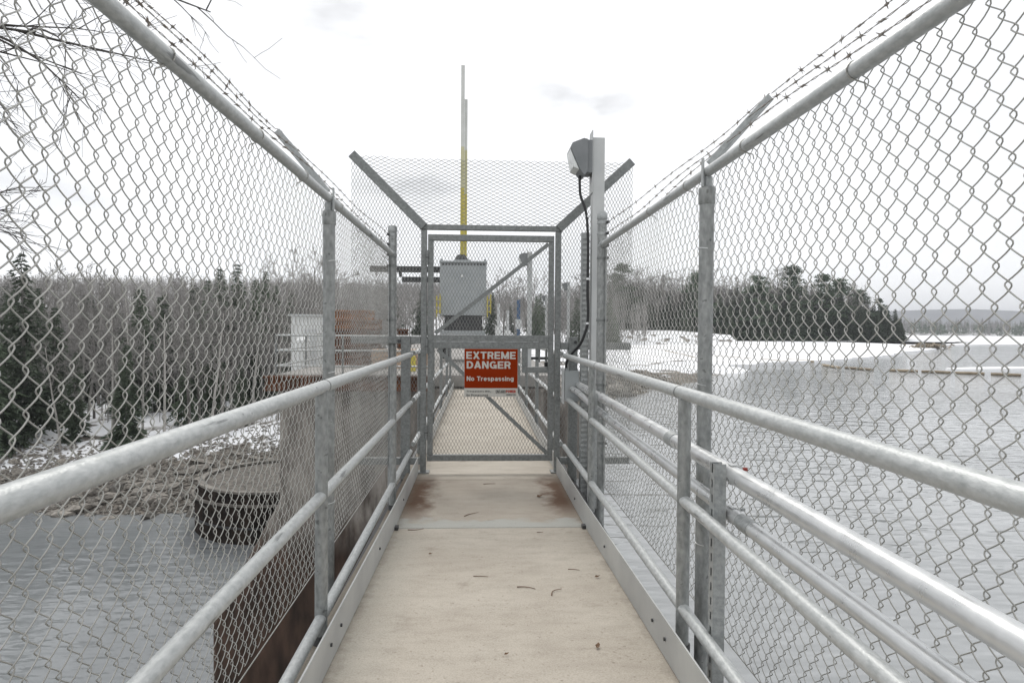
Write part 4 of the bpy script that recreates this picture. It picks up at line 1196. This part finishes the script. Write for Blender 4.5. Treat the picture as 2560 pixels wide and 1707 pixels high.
def fence(label, X, s, line_posts, yend, y0, zbot, armtip, arms, ties, seed):
    t = thing('chain_link_fence', label, 'fence', (X, line_posts[0], 0))
    P = np.array([X, line_posts[0], 0.])
    Y = lambda y: y - line_posts[0]
    def B(mb, nm, m, smooth=True): return mb.build(nm, m, t, smooth=smooth)
    zr = 1.935
    o = chain_link(0, Y(y0), Y(yend) - .03, zbot, zr + .012, t, s)
    o.location = (s * .027, 0, 0)
    cuts = [y0, 1.9 if X < 0 else 1.75, yend - .035]
    cuts = [y0, yend - .035]
    for a, b in zip(cuts[:-1], cuts[1:]):
        mb = MB(); mb.tube([(0, Y(a), zr), (0, Y((a + b) / 2), zr), (0, Y(b), zr)], .0215, 20); B(mb, 'top_rail', GALVP)
    for yt in ties:
        mb = MB(); th = np.linspace(-.6, 4.6, 14)
        mb.tube([(.0235 * math.cos(a_) * 1.0, Y(yt) + .001 * a_, zr + .0235 * math.sin(a_)) for a_ in th] + [(s * .028, Y(yt) + .008, zr - .03), (s * .034, Y(yt) + .014, zr - .045)], .0022, 5); B(mb, 'tie_wire', WIRE)
    mb = MB(); mb.tube([(s * .027, Y(y0), zbot + .006), (s * .027, Y(yend) - .04, zbot + .006)], .0024, 5); B(mb, 'tension_wire', WIRE)
    for p in line_posts:
        mb = MB(); mb.tube([(0, Y(p), -.42), (0, Y(p), 1.84)], .0302, 20); B(mb, 'line_post', GALVQ)
        mb = MB(); mb.tube([(0, Y(p), 1.80), (0, Y(p), 1.805), (0, Y(p), 1.868), (0, Y(p), 1.872)], [.0315, .0345, .0345, .030], 20); B(mb, 'post_cap', GALVQ)
        mb = MB(); mb.tube([(0, Y(p), 1.87), (0, Y(p), 1.915)], .022, 14); B(mb, 'cap_neck', GALV)
        for zt in (1.62, 1.05, .38):
            mb = MB(); th = np.linspace(-1.4, 3.6, 12)
            mb.tube([(-s * .032 * math.cos(a_), Y(p) + .032 * math.sin(a_), zt + .004 * a_) for a_ in th] + [(s * .03, Y(p) - .02, zt + .015), (s * .036, Y(p) + .03, zt + .02)], .002, 5); B(mb, 'tie_wire', CONDM)
        if p in arms:
            # pressed steel barb arm, rising from the cap and leaning outwards
            mb = MB()
            a0 = np.array([-s * .024, Y(p) - .012, 1.872]); 
            mb.bar((-s * .026, Y(p) - .02, 1.87), (-s * .026, Y(p) - .02, 1.985), .006, .022, (0, 1, 0))
            B(mb, 'arm_strap', GALV, False)
            mb = MB()
            mb.bar((s * .005, Y(p) - .012, 1.965), (s * (abs(armtip[0] - X)), Y(p) - .012, armtip[1]), .034, .010, (0, 1, 0))
            mb.bar((s * .012, Y(p) - .012, 1.955), (s * (abs(armtip[0] - X)), Y(p) - .012, armtip[1] - .014), .006, .034, (0, 1, 0))
            B(mb, 'barb_arm', GALV, False)
    # terminal post with dome cap and brace bands
    mb = MB(); mb.tube([(0, Y(yend), -.42), (0, Y(yend), 2.15)], .0365, 20); B(mb, 'end_post', GALVQ)
    mb = MB(); mb.tube([(0, Y(yend), 2.13), (0, Y(yend), 2.135), (0, Y(yend), 2.172), (0, Y(yend), 2.184), (0, Y(yend), 2.190)], [.038, .041, .041, .034, .012], 20); B(mb, 'dome_cap', GALV)
    for zt in (2.105, 2.02, 1.925, 1.83, 1.35, .85, .4):
        mb = MB(); mb.tube([(0, Y(yend), zt - .010), (0, Y(yend), zt - .009), (0, Y(yend), zt + .009), (0, Y(yend), zt + .010)], [.037, .0395, .0395, .037], 20); B(mb, 'brace_band', GALVD if zt < 1.9 else GALV)
        MB().box(s * .037 - .006, s * .037 + .006, Y(yend) - .06, Y(yend) - .012, zt - .009, zt + .009).build('band_bolt', DARK, t)
    mb = MB(); mb.tube([(0, Y(yend) - .085, zr), (0, Y(yend) - .08, zr), (0, Y(yend) - .036, zr)], [.024, .028, .030], 16); B(mb, 'rail_end_cup', GALV)
    MB().box(s * .027 - .003, s * .027 + .003, Y(yend) - .05, Y(yend) - .035, zbot + .02, 1.9).build('tension_bar', GALV, t)
    # barbed strands along the arms
    dxo = abs(armtip[0] - X)
    for i, fr in enumerate((1.0, .66, .30)):
        xo, zo = s * dxo * fr, 1.965 + (armtip[1] - 1.965) * fr + .012
        pa = sorted(arms)
        ends = [(xo, Y(y0), zo)] + [(xo, Y(p) - .012, zo) for p in pa] + [(s * .04, Y(yend) - .01, (2.105, 2.02, 1.95)[i])]
        for a, b in zip(ends[:-1], ends[1:]):
            barbed(a, b, t, .012 + .004 * i, seed + i)
    return t
fence('tall chain link fence with barbed wire on the left, over the river', -.77, -1, [3.40, .90], 5.86, .30, .075, (-1.03, 2.27), [3.40], (1.65, 2.31, 2.9, 3.62, 4.35, 5.05, .95), 3)
fence('tall chain link fence with barbed wire on the right, over the lake', .95, 1, [2.70, .50], 5.04, .22, .055, (1.21, 2.25), [2.70], (1.62, 2.3, 2.95, 3.6, 4.2, .95), 9)

# ------------------------------------------------------------------ security gate with flared expanded metal screen
G = 5.81
sg = thing('security_gate', 'grey steel gate with flared expanded metal screens closing off the walkway', 'gate', (.115, G, 0))
def gb(x0, x1, z0, z1, y0=-.025, y1=.025): return MB().box(x0 - .115, x1 - .115, y0, y1, z0, z1)
def gbuild(mb, nm, m=GALVD, par=None, bevel=.004): return mb.build(nm, m, par or sg, bevel=bevel)
for x0, x1 in ((-.512, -.462), (.677, .727)):
    gbuild(gb(x0, x1, .012, 2.145), 'gate_post')
    gbuild(gb(x0 - .03, x1 + .03, .0, .012, -.06, .06), 'base_plate')
gbuild(gb(-.512, .727, 2.147, 2.192), 'header_bar')
def region_mesh(polys, pw, ph, vertical, y, name, par):
    """expanded metal: thin strands in a diamond lattice, kept where they fall inside the outline"""
    allx = [p[0] for q in polys for p in q]; allz = [p[1] for q in polys for p in q]
    a0, a1, b0, b1 = min(allx), max(allx), min(allz), max(allz)
    if vertical: hw, hh = pw / 2, ph / 2
    else: hw, hh = ph / 2, pw / 2
    nx, nz = int((a1 - a0) / hw) + 1, int((b1 - b0) / hh) + 1
    I, J = np.meshgrid(np.arange(nx), np.arange(nz), indexing='ij')
    I = I.ravel(); J = J.ravel()
    up_ = (I + J) % 2 == 0
    x0 = a0 + I * hw; x1 = x0 + hw
    z0 = np.where(up_, b0 + J * hh, b0 + (J + 1) * hh); z1 = np.where(up_, b0 + (J + 1) * hh, b0 + J * hh)
    mxx, mzz = (x0 + x1) / 2, (z0 + z1) / 2
    ins = np.zeros(len(I), bool)
    for q in polys:
        c_ = np.zeros(len(I), bool); m_ = len(q)
        for k in range(m_):
            (xa, za), (xb, zb) = q[k], q[(k + 1) % m_]
            cond = (za > mzz) != (zb > mzz)
            with np.errstate(divide='ignore', invalid='ignore'):
                xi = (xb - xa) * (mzz - za) / (zb - za) + xa
            c_ ^= cond & (mxx < xi)
        ins |= c_
    x0, x1, z0, z1 = x0[ins], x1[ins], z0[ins], z1[ins]
    p = np.stack([x0, np.full_like(x0, y - .0015), z0], -1); q = np.stack([x1, np.full_like(x0, y + .0015), z1], -1)
    d = q - p; L = np.linalg.norm(d, axis=1)[:, None]; d = d / L
    p = p - d * .0012; q = q + d * .0012
    nrm = np.stack([-d[:, 2], 0 * d[:, 0], d[:, 0]], -1)
    wv, tv = nrm * .00165, np.array([0, .0013, 0])
    V = np.stack([p - wv - tv, p + wv - tv, p + wv + tv, p - wv + tv, q - wv - tv, q + wv - tv, q + wv + tv, q - wv + tv], 1).reshape(-1, 3)
    V[:, 0] -= .115
    f = np.array([(0, 1, 5, 4), (1, 2, 6, 5), (2, 3, 7, 6), (3, 0, 4, 7)])
    F = (f[None] + (np.arange(len(x0)) * 8)[:, None, None]).reshape(-1, 4)
    return tag(fast(name, V, F, EXPM, par), kind='stuff')
# arms
for (xa, za), (xb, zb) in (((-.487, 2.168), (-1.115, 2.79)), ((.702, 2.168), (1.35, 2.772))):
    mb = MB(); mb.bar((xa - .115, -.031, za), (xb - .115, -.031, zb), .075, .05, (0, 1, 0)); gbuild(mb, 'flared_arm', bevel=.003)
region_mesh([[(-.49, 2.19), (.70, 2.19), (1.33, 2.77), (-1.10, 2.785)]], .0325, .066, False, .02, 'upper_screen', sg)
region_mesh([[(-1.13, .12), (-.512, .12), (-.512, 2.19), (-1.13, 2.79)]], .0294, .059, True, .022, 'wing_screen', sg)
region_mesh([[(.727, .12), (1.37, .12), (1.37, 2.77), (.727, 2.19)]], .0294, .059, True, .022, 'wing_screen', sg)
for x0, x1, zc in ((-1.12, -.686, 1.175), (-.60, -.514, 1.175), (.729, .80, 1.13), (.884, 1.36, 1.13)):
    gbuild(gb(x0, x1, zc - .032, zc + .032), 'wing_rail')
for x0, x1 in ((-1.12, -.686), (-.60, -.514), (.729, .80), (.884, 1.36)):
    gbuild(gb(x0, x1, .075, .135), 'wing_rail')
for x0, x1 in ((-.684, -.602), (.802, .882)):
    gbuild(gb(x0, x1, -.35, 1.21), 'wing_post')
for x in (-.70, .86):
    mb = MB(); mb.tube([(x - .115, -.036, 1.165), (x - .115, -.026, 1.165)], .014, 10); mb.build('bolt', DARK, sg)
# the leaf
leafp = gbuild(gb(-.452, .664, 2.052, 2.106, -.024, .024), 'gate_leaf')
def lb(*a, **k): return gbuild(gb(*a), k.get('nm', 'frame_bar'), k.get('m', GALVD), leafp, k.get('bevel', .003))
lb(-.452, -.404, .162, 2.050, -.024, .024); lb(.618, .664, .162, 2.050, -.024, .024)
lb(-.452, .664, .105, .160, -.024, .024)
lb(-.403, .617, 1.165, 1.222, -.024, .024); lb(-.403, .617, 1.103, 1.163, -.024, .024)
lb(.385, .430, .945, 1.102, -.024, .024); lb(.385, .617, .890, .943, -.024, .024)
for x in (-.34, -.14, .05, .28, .48): lb(x, x + .05, 1.162, 1.168, -.0275, -.0242, nm='weld_bead', m=GALV, bevel=0)
mb = MB(); mb.bar((-.385 - .115, -.010, 1.235), (.615 - .115, -.010, 2.035), .034, .008, (0, 1, 0)); gbuild(mb, 'brace', par=leafp, bevel=0)
mb = MB(); mb.bar((-.365 - .115, -.010, 1.095), (.615 - .115, -.010, .170), .034, .008, (0, 1, 0)); gbuild(mb, 'brace', par=leafp, bevel=0)
region_mesh([[(-.404, 1.222), (.618, 1.222), (.618, 2.052), (-.404, 2.052)]], .0294, .059, True, .012, 'leaf_mesh', leafp)
region_mesh([[(-.404, .160), (.618, .160), (.618, .890), (.385, .890), (.385, 1.103), (-.404, 1.103)]], .0294, .059, True, .012, 'leaf_mesh', leafp)
for z in (1.90, 1.12, .36):
    mb = MB(); mb.tube([(-.457 - .115, -.034, z - .065), (-.457 - .115, -.034, z + .065)], .0115, 10); mb.build('hinge', GALVD, sg, smooth=True)
    mb = MB(); mb.tube([(-.457 - .115, -.034, z - .004), (-.457 - .115, -.034, z + .004)], .0135, 10); mb.build('hinge_joint', DARK, sg, smooth=True)
# slide bolt behind the lock opening
gbuild(gb(.47, .667, 1.005, 1.03, .03, .05), 'slide_bolt', DARK, bevel=0)
for x in (.535, .60): gbuild(gb(x, x + .016, .98, 1.10, .026, .03), 'bolt_keeper', GALVD, bevel=0)
pl = thing('padlock', 'black padlock hanging in the lock opening of the gate', 'padlock', (.617, 5.86, .945))
MB().box(-.026, .026, -.012, .012, -.038, .038).build('lock_body', BLACK, pl, bevel=.004)
mb = MB(); mb.tube([(-.017, 0, .036), (-.017, 0, .065), (0, 0, .082), (.017, 0, .065), (.017, 0, .036)], .005, 8); mb.build('shackle', GALV, pl, smooth=True)

# warning sign
sn = thing('warning_sign', 'red and white EXTREME DANGER No Trespassing sign on the gate', 'sign', (.11, 5.772, .89))
sx0, sx1 = -.237, .237
MB().box(sx0, sx1, 0, .003, -.213, .213).build('sign_panel', SIGNW, sn)
MB().box(sx0 + .002, sx1 - .002, -.0012, -.0004, -.135, .211).build('red_field', REDS, sn)
def arc(cx, cy, rx, ry, a0, a1, n=14):
    return [(cx + rx * math.cos(math.radians(a0 + (a1 - a0) * i / n)), cy + ry * math.sin(math.radians(a0 + (a1 - a0) * i / n))) for i in range(n + 1)]
def glyph(ch, w):
    """strokes of a plain grotesque letter, cap height 1: (advance width, strokes along their middle lines)"""
    l, h = w / 2, 1 - w / 2
    xh = .74; xm = xh - w / 2; mid = .5
    if ch == 'E': return .62, [[(l, 0), (l, 1)], [(0, h), (.62, h)], [(0, mid), (.58, mid)], [(0, l), (.62, l)]]
    if ch == 'X': return .72, [[(.10, 0), (.62, 1)], [(.62, 0), (.10, 1)]]
    if ch == 'T': return .66, [[(.33, 0), (.33, 1)], [(0, h), (.66, h)]]
    if ch == 'I': return w, [[(l, 0), (l, 1)]]
    if ch in 'RPB':
        W = .66; m_ = .46
        st = [[(l, 0), (l, 1)], [(0, h), (W - .28, h)] + arc(W - .28, (h + m_) / 2, .28 - l, (h - m_) / 2, 90, -90) + [(0, m_)]]
        if ch == 'R': st.append([(W - .30, m_), (W - .20, m_ * .8), (W - l, 0)])
        if ch == 'B': st.append([(W - .28, m_)] + arc(W - .28, (l + m_) / 2, .28 - l + .03, (m_ - l) / 2, 90, -90) + [(0, l)])
        return W, st
    if ch == 'M': return .86, [[(l, 0), (l, 1)], [(.86 - l, 0), (.86 - l, 1)], [(l, 1), (.43, .08)], [(.86 - l, 1), (.43, .08)]]
    if ch == 'W': return 1.0, [[(l * .8, 1), (.26, 0)], [(.26, 0), (.5, 1)], [(.5, 1), (.74, 0)], [(.74, 0), (1 - l * .8, 1)]]
    if ch == 'D': return .70, [[(l, 0), (l, 1)], [(0, h), (.30, h)] + arc(.30, .5, .40 - l, .5 - l, 90, -90, 18) + [(0, l)]]
    if ch == 'A': return .74, [[(l * .9, 0), (.37, 1)], [(.74 - l * .9, 0), (.37, 1)], [(.16, .28), (.58, .28)]]
    if ch == 'N': return .70, [[(l, 0), (l, 1)], [(.70 - l, 0), (.70 - l, 1)], [(l, 1), (.70 - l, 0)]]
    if ch == 'O': return .76, [arc(.38, .5, .38 - l, .5 - l, 0, 360, 28)]
    if ch == 'G': return .76, [arc(.38, .5, .38 - l, .5 - l, 40, 330, 24), [(.40, .44), (.76, .44)], [(.76 - l, .50), (.76 - l, 0)]]
    if ch == 'o': return .62, [arc(.31, xh / 2, .31 - l, xh / 2 - l, 0, 360, 24)]
    if ch == 'c': return .57, [arc(.31, xh / 2, .31 - l, xh / 2 - l, 45, 315, 20)]
    if ch == 'e': return .60, [arc(.30, xh / 2, .30 - l, xh / 2 - l, 0, 320, 22), [(l, xh / 2), (.60 - l, xh / 2)]]
    if ch == 'r': return .42, [[(l, 0), (l, xh)], [(l, xh * .62)] + arc(.36, xh * .60, .36 - l, xm - xh * .60, 180, 80, 8)]
    if ch == 's': return .54, [arc(.27, xm - (xm - l) * .25, .27 - l, (xm - l) * .25, 30, 270, 14) + arc(.27, l + (xm - l) * .25, .27 - l, (xm - l) * .25, 90, -150, 14)]
    if ch == 'p': return .62, [[(l, -.22), (l, xh)], arc(.32, xh / 2, .30 - l, xh / 2 - l, 0, 360, 24)]
    if ch == 'd': return .62, [[(.62 - l, 0), (.62 - l, 1)], arc(.30, xh / 2, .30 - l, xh / 2 - l, 0, 360, 24)]
    if ch == 'a': return .58, [[(l + .02, xh * .76)] + arc(.29, xm - .14, .27 - l, .14, 150, 0, 10) + [(.56 - l, 0)], arc(.27, .23, .26 - l, .23 - l, 0, 360, 20)]
    if ch == 'g': return .62, [arc(.30, xh / 2, .30 - l, xh / 2 - l, 0, 360, 24), [(.62 - l, xh), (.62 - l, -.02)] + arc(.34, -.02, .28 - l, .20 - l, 0, -160, 12)]
    if ch == 'n': return .60, [[(l, 0), (l, xh)], [(l, xh * .55)] + arc(.30, xh * .56, .30 - l, xm - xh * .56, 180, 0, 12) + [(.60 - l, 0)]]
    if ch == 'u': return .60, [[(.60 - l, 0), (.60 - l, xh)], [(l, xh)] + arc(.30, xh * .42, .30 - l, xh * .42 - l, 180, 360, 12)]
    if ch == 'i': return w, [[(l, 0), (l, xh)], [(l, 1 - w * .9), (l, 1)]]
    if ch == 'l': return w, [[(l, 0), (l, 1)]]
    if ch == 't': return .38, [[(.20, .94), (.20, l * 1.4), (.36, l)], [(.02, xm), (.38, xm)]]
    return .30, []
def words(body, x0, x1, z0, z1, m, w=.2, y=-.0022, gap=.10):
    polys = []; cx = 0.0; k = 0
    for ch in body:
        adv, st = glyph(ch, w)
        for p in st:
            p = np.array(p, float); closed = np.allclose(p[0], p[-1]) and len(p) > 6
            t = np.gradient(p, axis=0)
            if closed: t[0] = t[-1] = p[1] - p[-2]
            t /= np.maximum(np.linalg.norm(t, axis=1), 1e-9)[:, None]
            nn = np.stack([-t[:, 1], t[:, 0]], -1) * w / 2
            polys.append((p + nn + (cx, 0), p - nn + (cx, 0), k)); k += 1
        cx += adv + gap
    allp = np.concatenate([np.concatenate([a, b]) for a, b, _ in polys])
    mn, mx_ = allp.min(0), allp.max(0)
    mb = MB()
    for a, b, k in polys:
        f = lambda q: np.stack([x0 + (q[:, 0] - mn[0]) / (mx_[0] - mn[0]) * (x1 - x0), np.full(len(q), y - .00001 * k), z0 + (q[:, 1] - mn[1]) / (mx_[1] - mn[1]) * (z1 - z0)], -1)
        A, B = f(a), f(b); n_ = len(A)
        mb.add(np.concatenate([A, B]), [(i, i + 1, n_ + i + 1, n_ + i) for i in range(n_ - 1)])
    return mb.build('lettering', m, sn)
W_ = .474
fx = lambda p: sx0 + (p - 305) / 1297 * W_
fz = lambda p: .213 - (p - 305) / 1165 * .426
words('EXTREME', fx(352), fx(1545), fz(562), fz(368), SIGNW, .20)
words('DANGER', fx(362), fx(1425), fz(793), fz(600), SIGNW, .20)
words('No Trespassing', fx(365), fx(1500), fz(1108), fz(968), SIGNW, .19, gap=.09)
words('Trespassers Will', fx(365), fx(918), fz(1364), fz(1312), SIGNK, .16, gap=.16)
words('Be Prosecuted', fx(362), fx(875), fz(1456), fz(1402), SIGNK, .16, gap=.16)
words('ONTARIO', fx(1065), fx(1310), fz(1384), fz(1300), SIGNK, .17, gap=.07)
words('POWER', fx(1318), fx(1552), fz(1372), fz(1298), SIGNR, .26, gap=.07)
words('GENERATION', fx(1318), fx(1552), fz(1434), fz(1396), SIGNK, .17, gap=.07)
for x, z in ((fx(662), fz(552)), (fx(1318), fz(548)), (fx(945), fz(1350))):
    mb = MB(); mb.tube([(x, -.006, z), (x, -.0025, z)], .0055, 10); mb.build('rivet', GALV, sn)

# ------------------------------------------------------------------ floodlight poles
def flood_pole(x, y, ztop, zbase, label, full=True):
    t = thing('floodlight_pole', label, 'light pole', (x, y, zbase), 'floodlight poles along the dam')
    h = ztop - zbase
    MB().box(-.05, .05, -.05, .05, 0, h).build('pole', ALU, t, bevel=.004)
    MB().box(-.058, -.052, -.07, .07, h - .46, h + .055).build('mounting_plate', ALU, t)
    MB().box(-.10, -.0585, -.085, .085, h - .30, h - .03).build('bracket', BRONZE, t, bevel=.004)
    # wall pack housing: sloping visor, slanted glass underneath
    fs = lambda L_: [(-.10 + (a + .10) * .60, h - .025 + (b - h) * .76) for a, b in L_]
    pr = [(-.102, h - .01), (-.102, h - .36), (-.150, h - .40), (-.215, h - .335), (-.345, h - .105), (-.315, h - .050), (-.16, h + .0)]
    pr = fs(pr)
    n_ = len(pr); mb = MB()
    mb.add([(a, -.115, b) for a, b in pr] + [(a, .115, b) for a, b in pr], [tuple(range(n_)), tuple(range(2 * n_ - 1, n_ - 1, -1))] + [((i + 1) % n_, i, n_ + i, n_ + (i + 1) % n_) for i in range(n_)])
    hs = mb.build('lamp_housing', BRONZE, t, bevel=.004)
    gl = [(-.222, h - .336), (-.345, h - .118), (-.300, h - .300), (-.290, h - .312)]
    gl = fs(gl)
    mb = MB(); n_ = len(gl)
    mb.add([(a, -.109, b) for a, b in gl] + [(a, .109, b) for a, b in gl], [tuple(range(n_)), tuple(range(2 * n_ - 1, n_ - 1, -1))] + [((i + 1) % n_, i, n_ + i, n_ + (i + 1) % n_) for i in range(n_)])
    gls = mb.build('lens', LENS, hs)
    return t
flood_pole(.985, 5.45, 2.87, -.45, 'nearest floodlight pole, beside the right gate post')
flood_pole(1.12, 14.5, 3.0, .30, 'second floodlight pole, seen through the gate')
flood_pole(3.2, 23.3, 3.0, -1.7, 'third floodlight pole, seen through the right wing screen')
flood_pole(3.3, 32, 3.0, -1.2, 'farthest and smallest floodlight pole')

# black power cable from the lamp down to the junction box
cb = thing('power_cable', 'black cable running down the pole and curving to the junction box', 'cable')
pts = [(.832, 5.45, 2.56), (.834, 5.448, 2.49), (.84, 5.44, 2.40), (.882, 5.425, 2.27), (.900, 5.42, 2.10), (0.904, 5.42, 1.6), (0.904, 5.42, 1.32), (.882, 5.42, 1.24), (.852, 5.44, 1.16), (.80, 5.50, 1.085), (.765, 5.57, 1.02), (.758, 5.61, .985), (.760, 5.64, .95)]
cu = bpy.data.curves.new('c', 'CURVE'); cu.dimensions = '3D'; sp = cu.splines.new('BEZIER'); sp.bezier_points.add(len(pts) - 1)
for b_, p in zip(sp.bezier_points, pts): b_.co = p; b_.handle_left_type = b_.handle_right_type = 'AUTO'
cu.bevel_depth = .0115; cu.bevel_resolution = 3; cu.resolution_u = 6
o = bpy.data.objects.new('c', cu); COL.objects.link(o)
me = bpy.data.meshes.new_from_object(o.evaluated_get(bpy.context.evaluated_depsgraph_get())); bpy.data.objects.remove(o)
me.materials.clear(); me.materials.append(BLACK); me.name = 'cable'
q = bpy.data.objects.new('cable', me); COL.objects.link(q); q.parent = cb
for z in (2.22, 1.70, 1.33):
    mb = MB(); mb.tube([(0.904, 5.42, z - .008), (0.904, 5.42, z + .008)], .0145, 12); mb.build('cable_clip', CONDM, cb)

# slotted cable tray standing beside the pole
ct = thing('cable_tray', 'upright ribbed metal cable tray between the gate wing and the pole', 'cable tray', (.903, 5.55, -.40))
MB().box(-.032, -.028, -.04, .04, 0, 2.50).build('side_rail', GALV, ct)
MB().box(.025, .029, -.04, .04, 0, 2.50).build('side_rail', GALV, ct)
MB().box(-.0275, .0245, -.026, -.022, 0, 2.5).build('back_plate', GALVP, ct)
for k in range(57):
    z = .04 + k * .043
    MB().bar((-.0275, -.034, z + .01), (.0245, -.034, z + .01), .022, .014, (0, 1, 0)).build('rib', GALVP, ct)

# junction box on the railing side of the right gate post
jb = thing('junction_box', 'grey electrical junction box beside the right gate post', 'junction box', (.80, 5.62, .80))
MB().box(-.058, .058, -.06, .06, -.135, .12).build('box_body', GREYP, jb, bevel=.006)
MB().box(-.062, .062, -.066, -.061, -.135, .122).build('box_cover', GREYP, jb, bevel=.002)
mb = MB(); mb.tube([(-.036, .03, .121), (-.036, .03, .152)], .017, 10); mb.build('cable_gland', GALV, jb)
mb = MB(); mb.tube([(.0, -.085, -.03), (.0, -.0665, -.03)], .030, 14); mb.build('conduit_hub', GALV, jb)
MB().box(-.075, -.064, -.05, .06, -.16, .14).build('mounting_plate', LIGHTP, jb)

# ------------------------------------------------------------------ conduits and their strut
def conduit(label, pts, r, joints):
    t = thing('conduit', label, 'conduit', group='conduits along the right railing')
    mb = MB(); mb.tube(pts, r, 20); mb.build('pipe', CONDM, t, smooth=True)
    p = np.array(pts)
    for y in joints:
        c = [np.interp(y, p[:, 1], p[:, k]) for k in (0, 2)]
        mb = MB(); mb.tube([(c[0], y - .045, c[1]), (c[0], y - .044, c[1]), (c[0], y + .044, c[1]), (c[0], y + .045, c[1])], [r, r * 1.10, r * 1.10, r], 20); mb.build('coupling', GALV, t, smooth=True)
    return t
conduit('thicker upper conduit running behind the right railing', [(.862, -.5, .768), (.862, 2.2, .787), (.862, 4.6, .80), (.862, 5.75, .80)], .0302, (2.84,))
conduit('thinner lower conduit running from the junction box behind the right railing', [(.862, -.5, .632), (.862, 2.2, .65), (.862, 4.2, .682), (.845, 4.9, .72), (.815, 5.3, .763), (.80, 5.56, .77)], .0242, (2.04, 4.35))
def strut(y, zt, zb, label):
    t = thing('strut_post', label, 'post', (.812, y, 0), 'slotted struts carrying the conduits')
    # U channel: slotted back towards the walkway, open to the right
    for x0, x1, y0, y1 in ((-.0205, -.018, -.0205, .0205), (-.0175, .0205, -.0205, -.018), (-.0175, .0205, .018, .0205)):
        pass
    MB().box(-.0175, .0205, -.0205, -.018, zb, zt).build('web', GALV, t)
    MB().box(-.0175, .0205, .018, .0205, zb, zt).build('web', GALV, t)
    mb = MB()
    mb.box(-.0205, -.018, -.0205, -.0065, zb, zt).box(-.0205, -.018, .0065, .0205, zb, zt)
    z = zb
    while z < zt - .02:
        mb.box(-.0205, -.018, -.0064, .0064, z, min(z + .022, zt)); z += .050
    mb.build('slotted_back', GALV, t)
    MB().box(-.0150, -.0120, -.0175, .0175, zb, zt - .004).build('slot_shade_strip', DARK, t)  # dark strip added to paint the shade seen through the slots
    for zc, r in ((np.interp(y, [-.5, 2.2, 4.6], [.768, .787, .80]), .0302), (np.interp(y, [-.5, 2.2, 4.2], [.632, .65, .682]), .0242)):
        mb = MB(); th = np.linspace(-1.9, 1.9, 14) 
        pts = [(.05 + (r + .003) * math.cos(a_), 0, zc + (r + .003) * math.sin(a_)) for a_ in th]
        for a, b in zip(pts[:-1], pts[1:]): mb.bar(a, b, .032, .003, (0, 1, 0)) if False else mb.bar(a, b, .003, .032, (0, 1, 0))
        mb.build('pipe_clamp', CONDM, t)
        MB().box(.05 + r + .006, .05 + r + .020, -.005, .005, zc + .012, zc + .022).build('clamp_bolt', REDP if r > .03 and y < 3 else GALV, t)
    return t
strut(2.165, .825, .02, 'slotted steel strut behind the near right railing post, holding the conduits')
strut(4.55, .83, .02, 'slotted steel strut behind the second right railing post, holding the conduits')

# ------------------------------------------------------------------ air: one even haze over land and water
hz = bpy.data.materials.new('haze_air'); hz.use_nodes = True
t = hz.node_tree; t.nodes.clear()
o_ = t.nodes.new('ShaderNodeOutputMaterial'); v_ = t.nodes.new('ShaderNodeVolumePrincipled')
v_.inputs['Color'].default_value = (0.86, 0.89, 0.95, 1)
v_.inputs['Density'].default_value = 0.0003
v_.inputs['Anisotropy'].default_value = 0.0
t.links.new(v_.outputs['Volume'], o_.inputs['Volume'])
hb_ = MB().box(-700, 4050, -80, 4550, -13, 135).build('haze', hz)
tag(hb_, 'thin pale haze over the lake and hills', 'haze', kind='stuff')
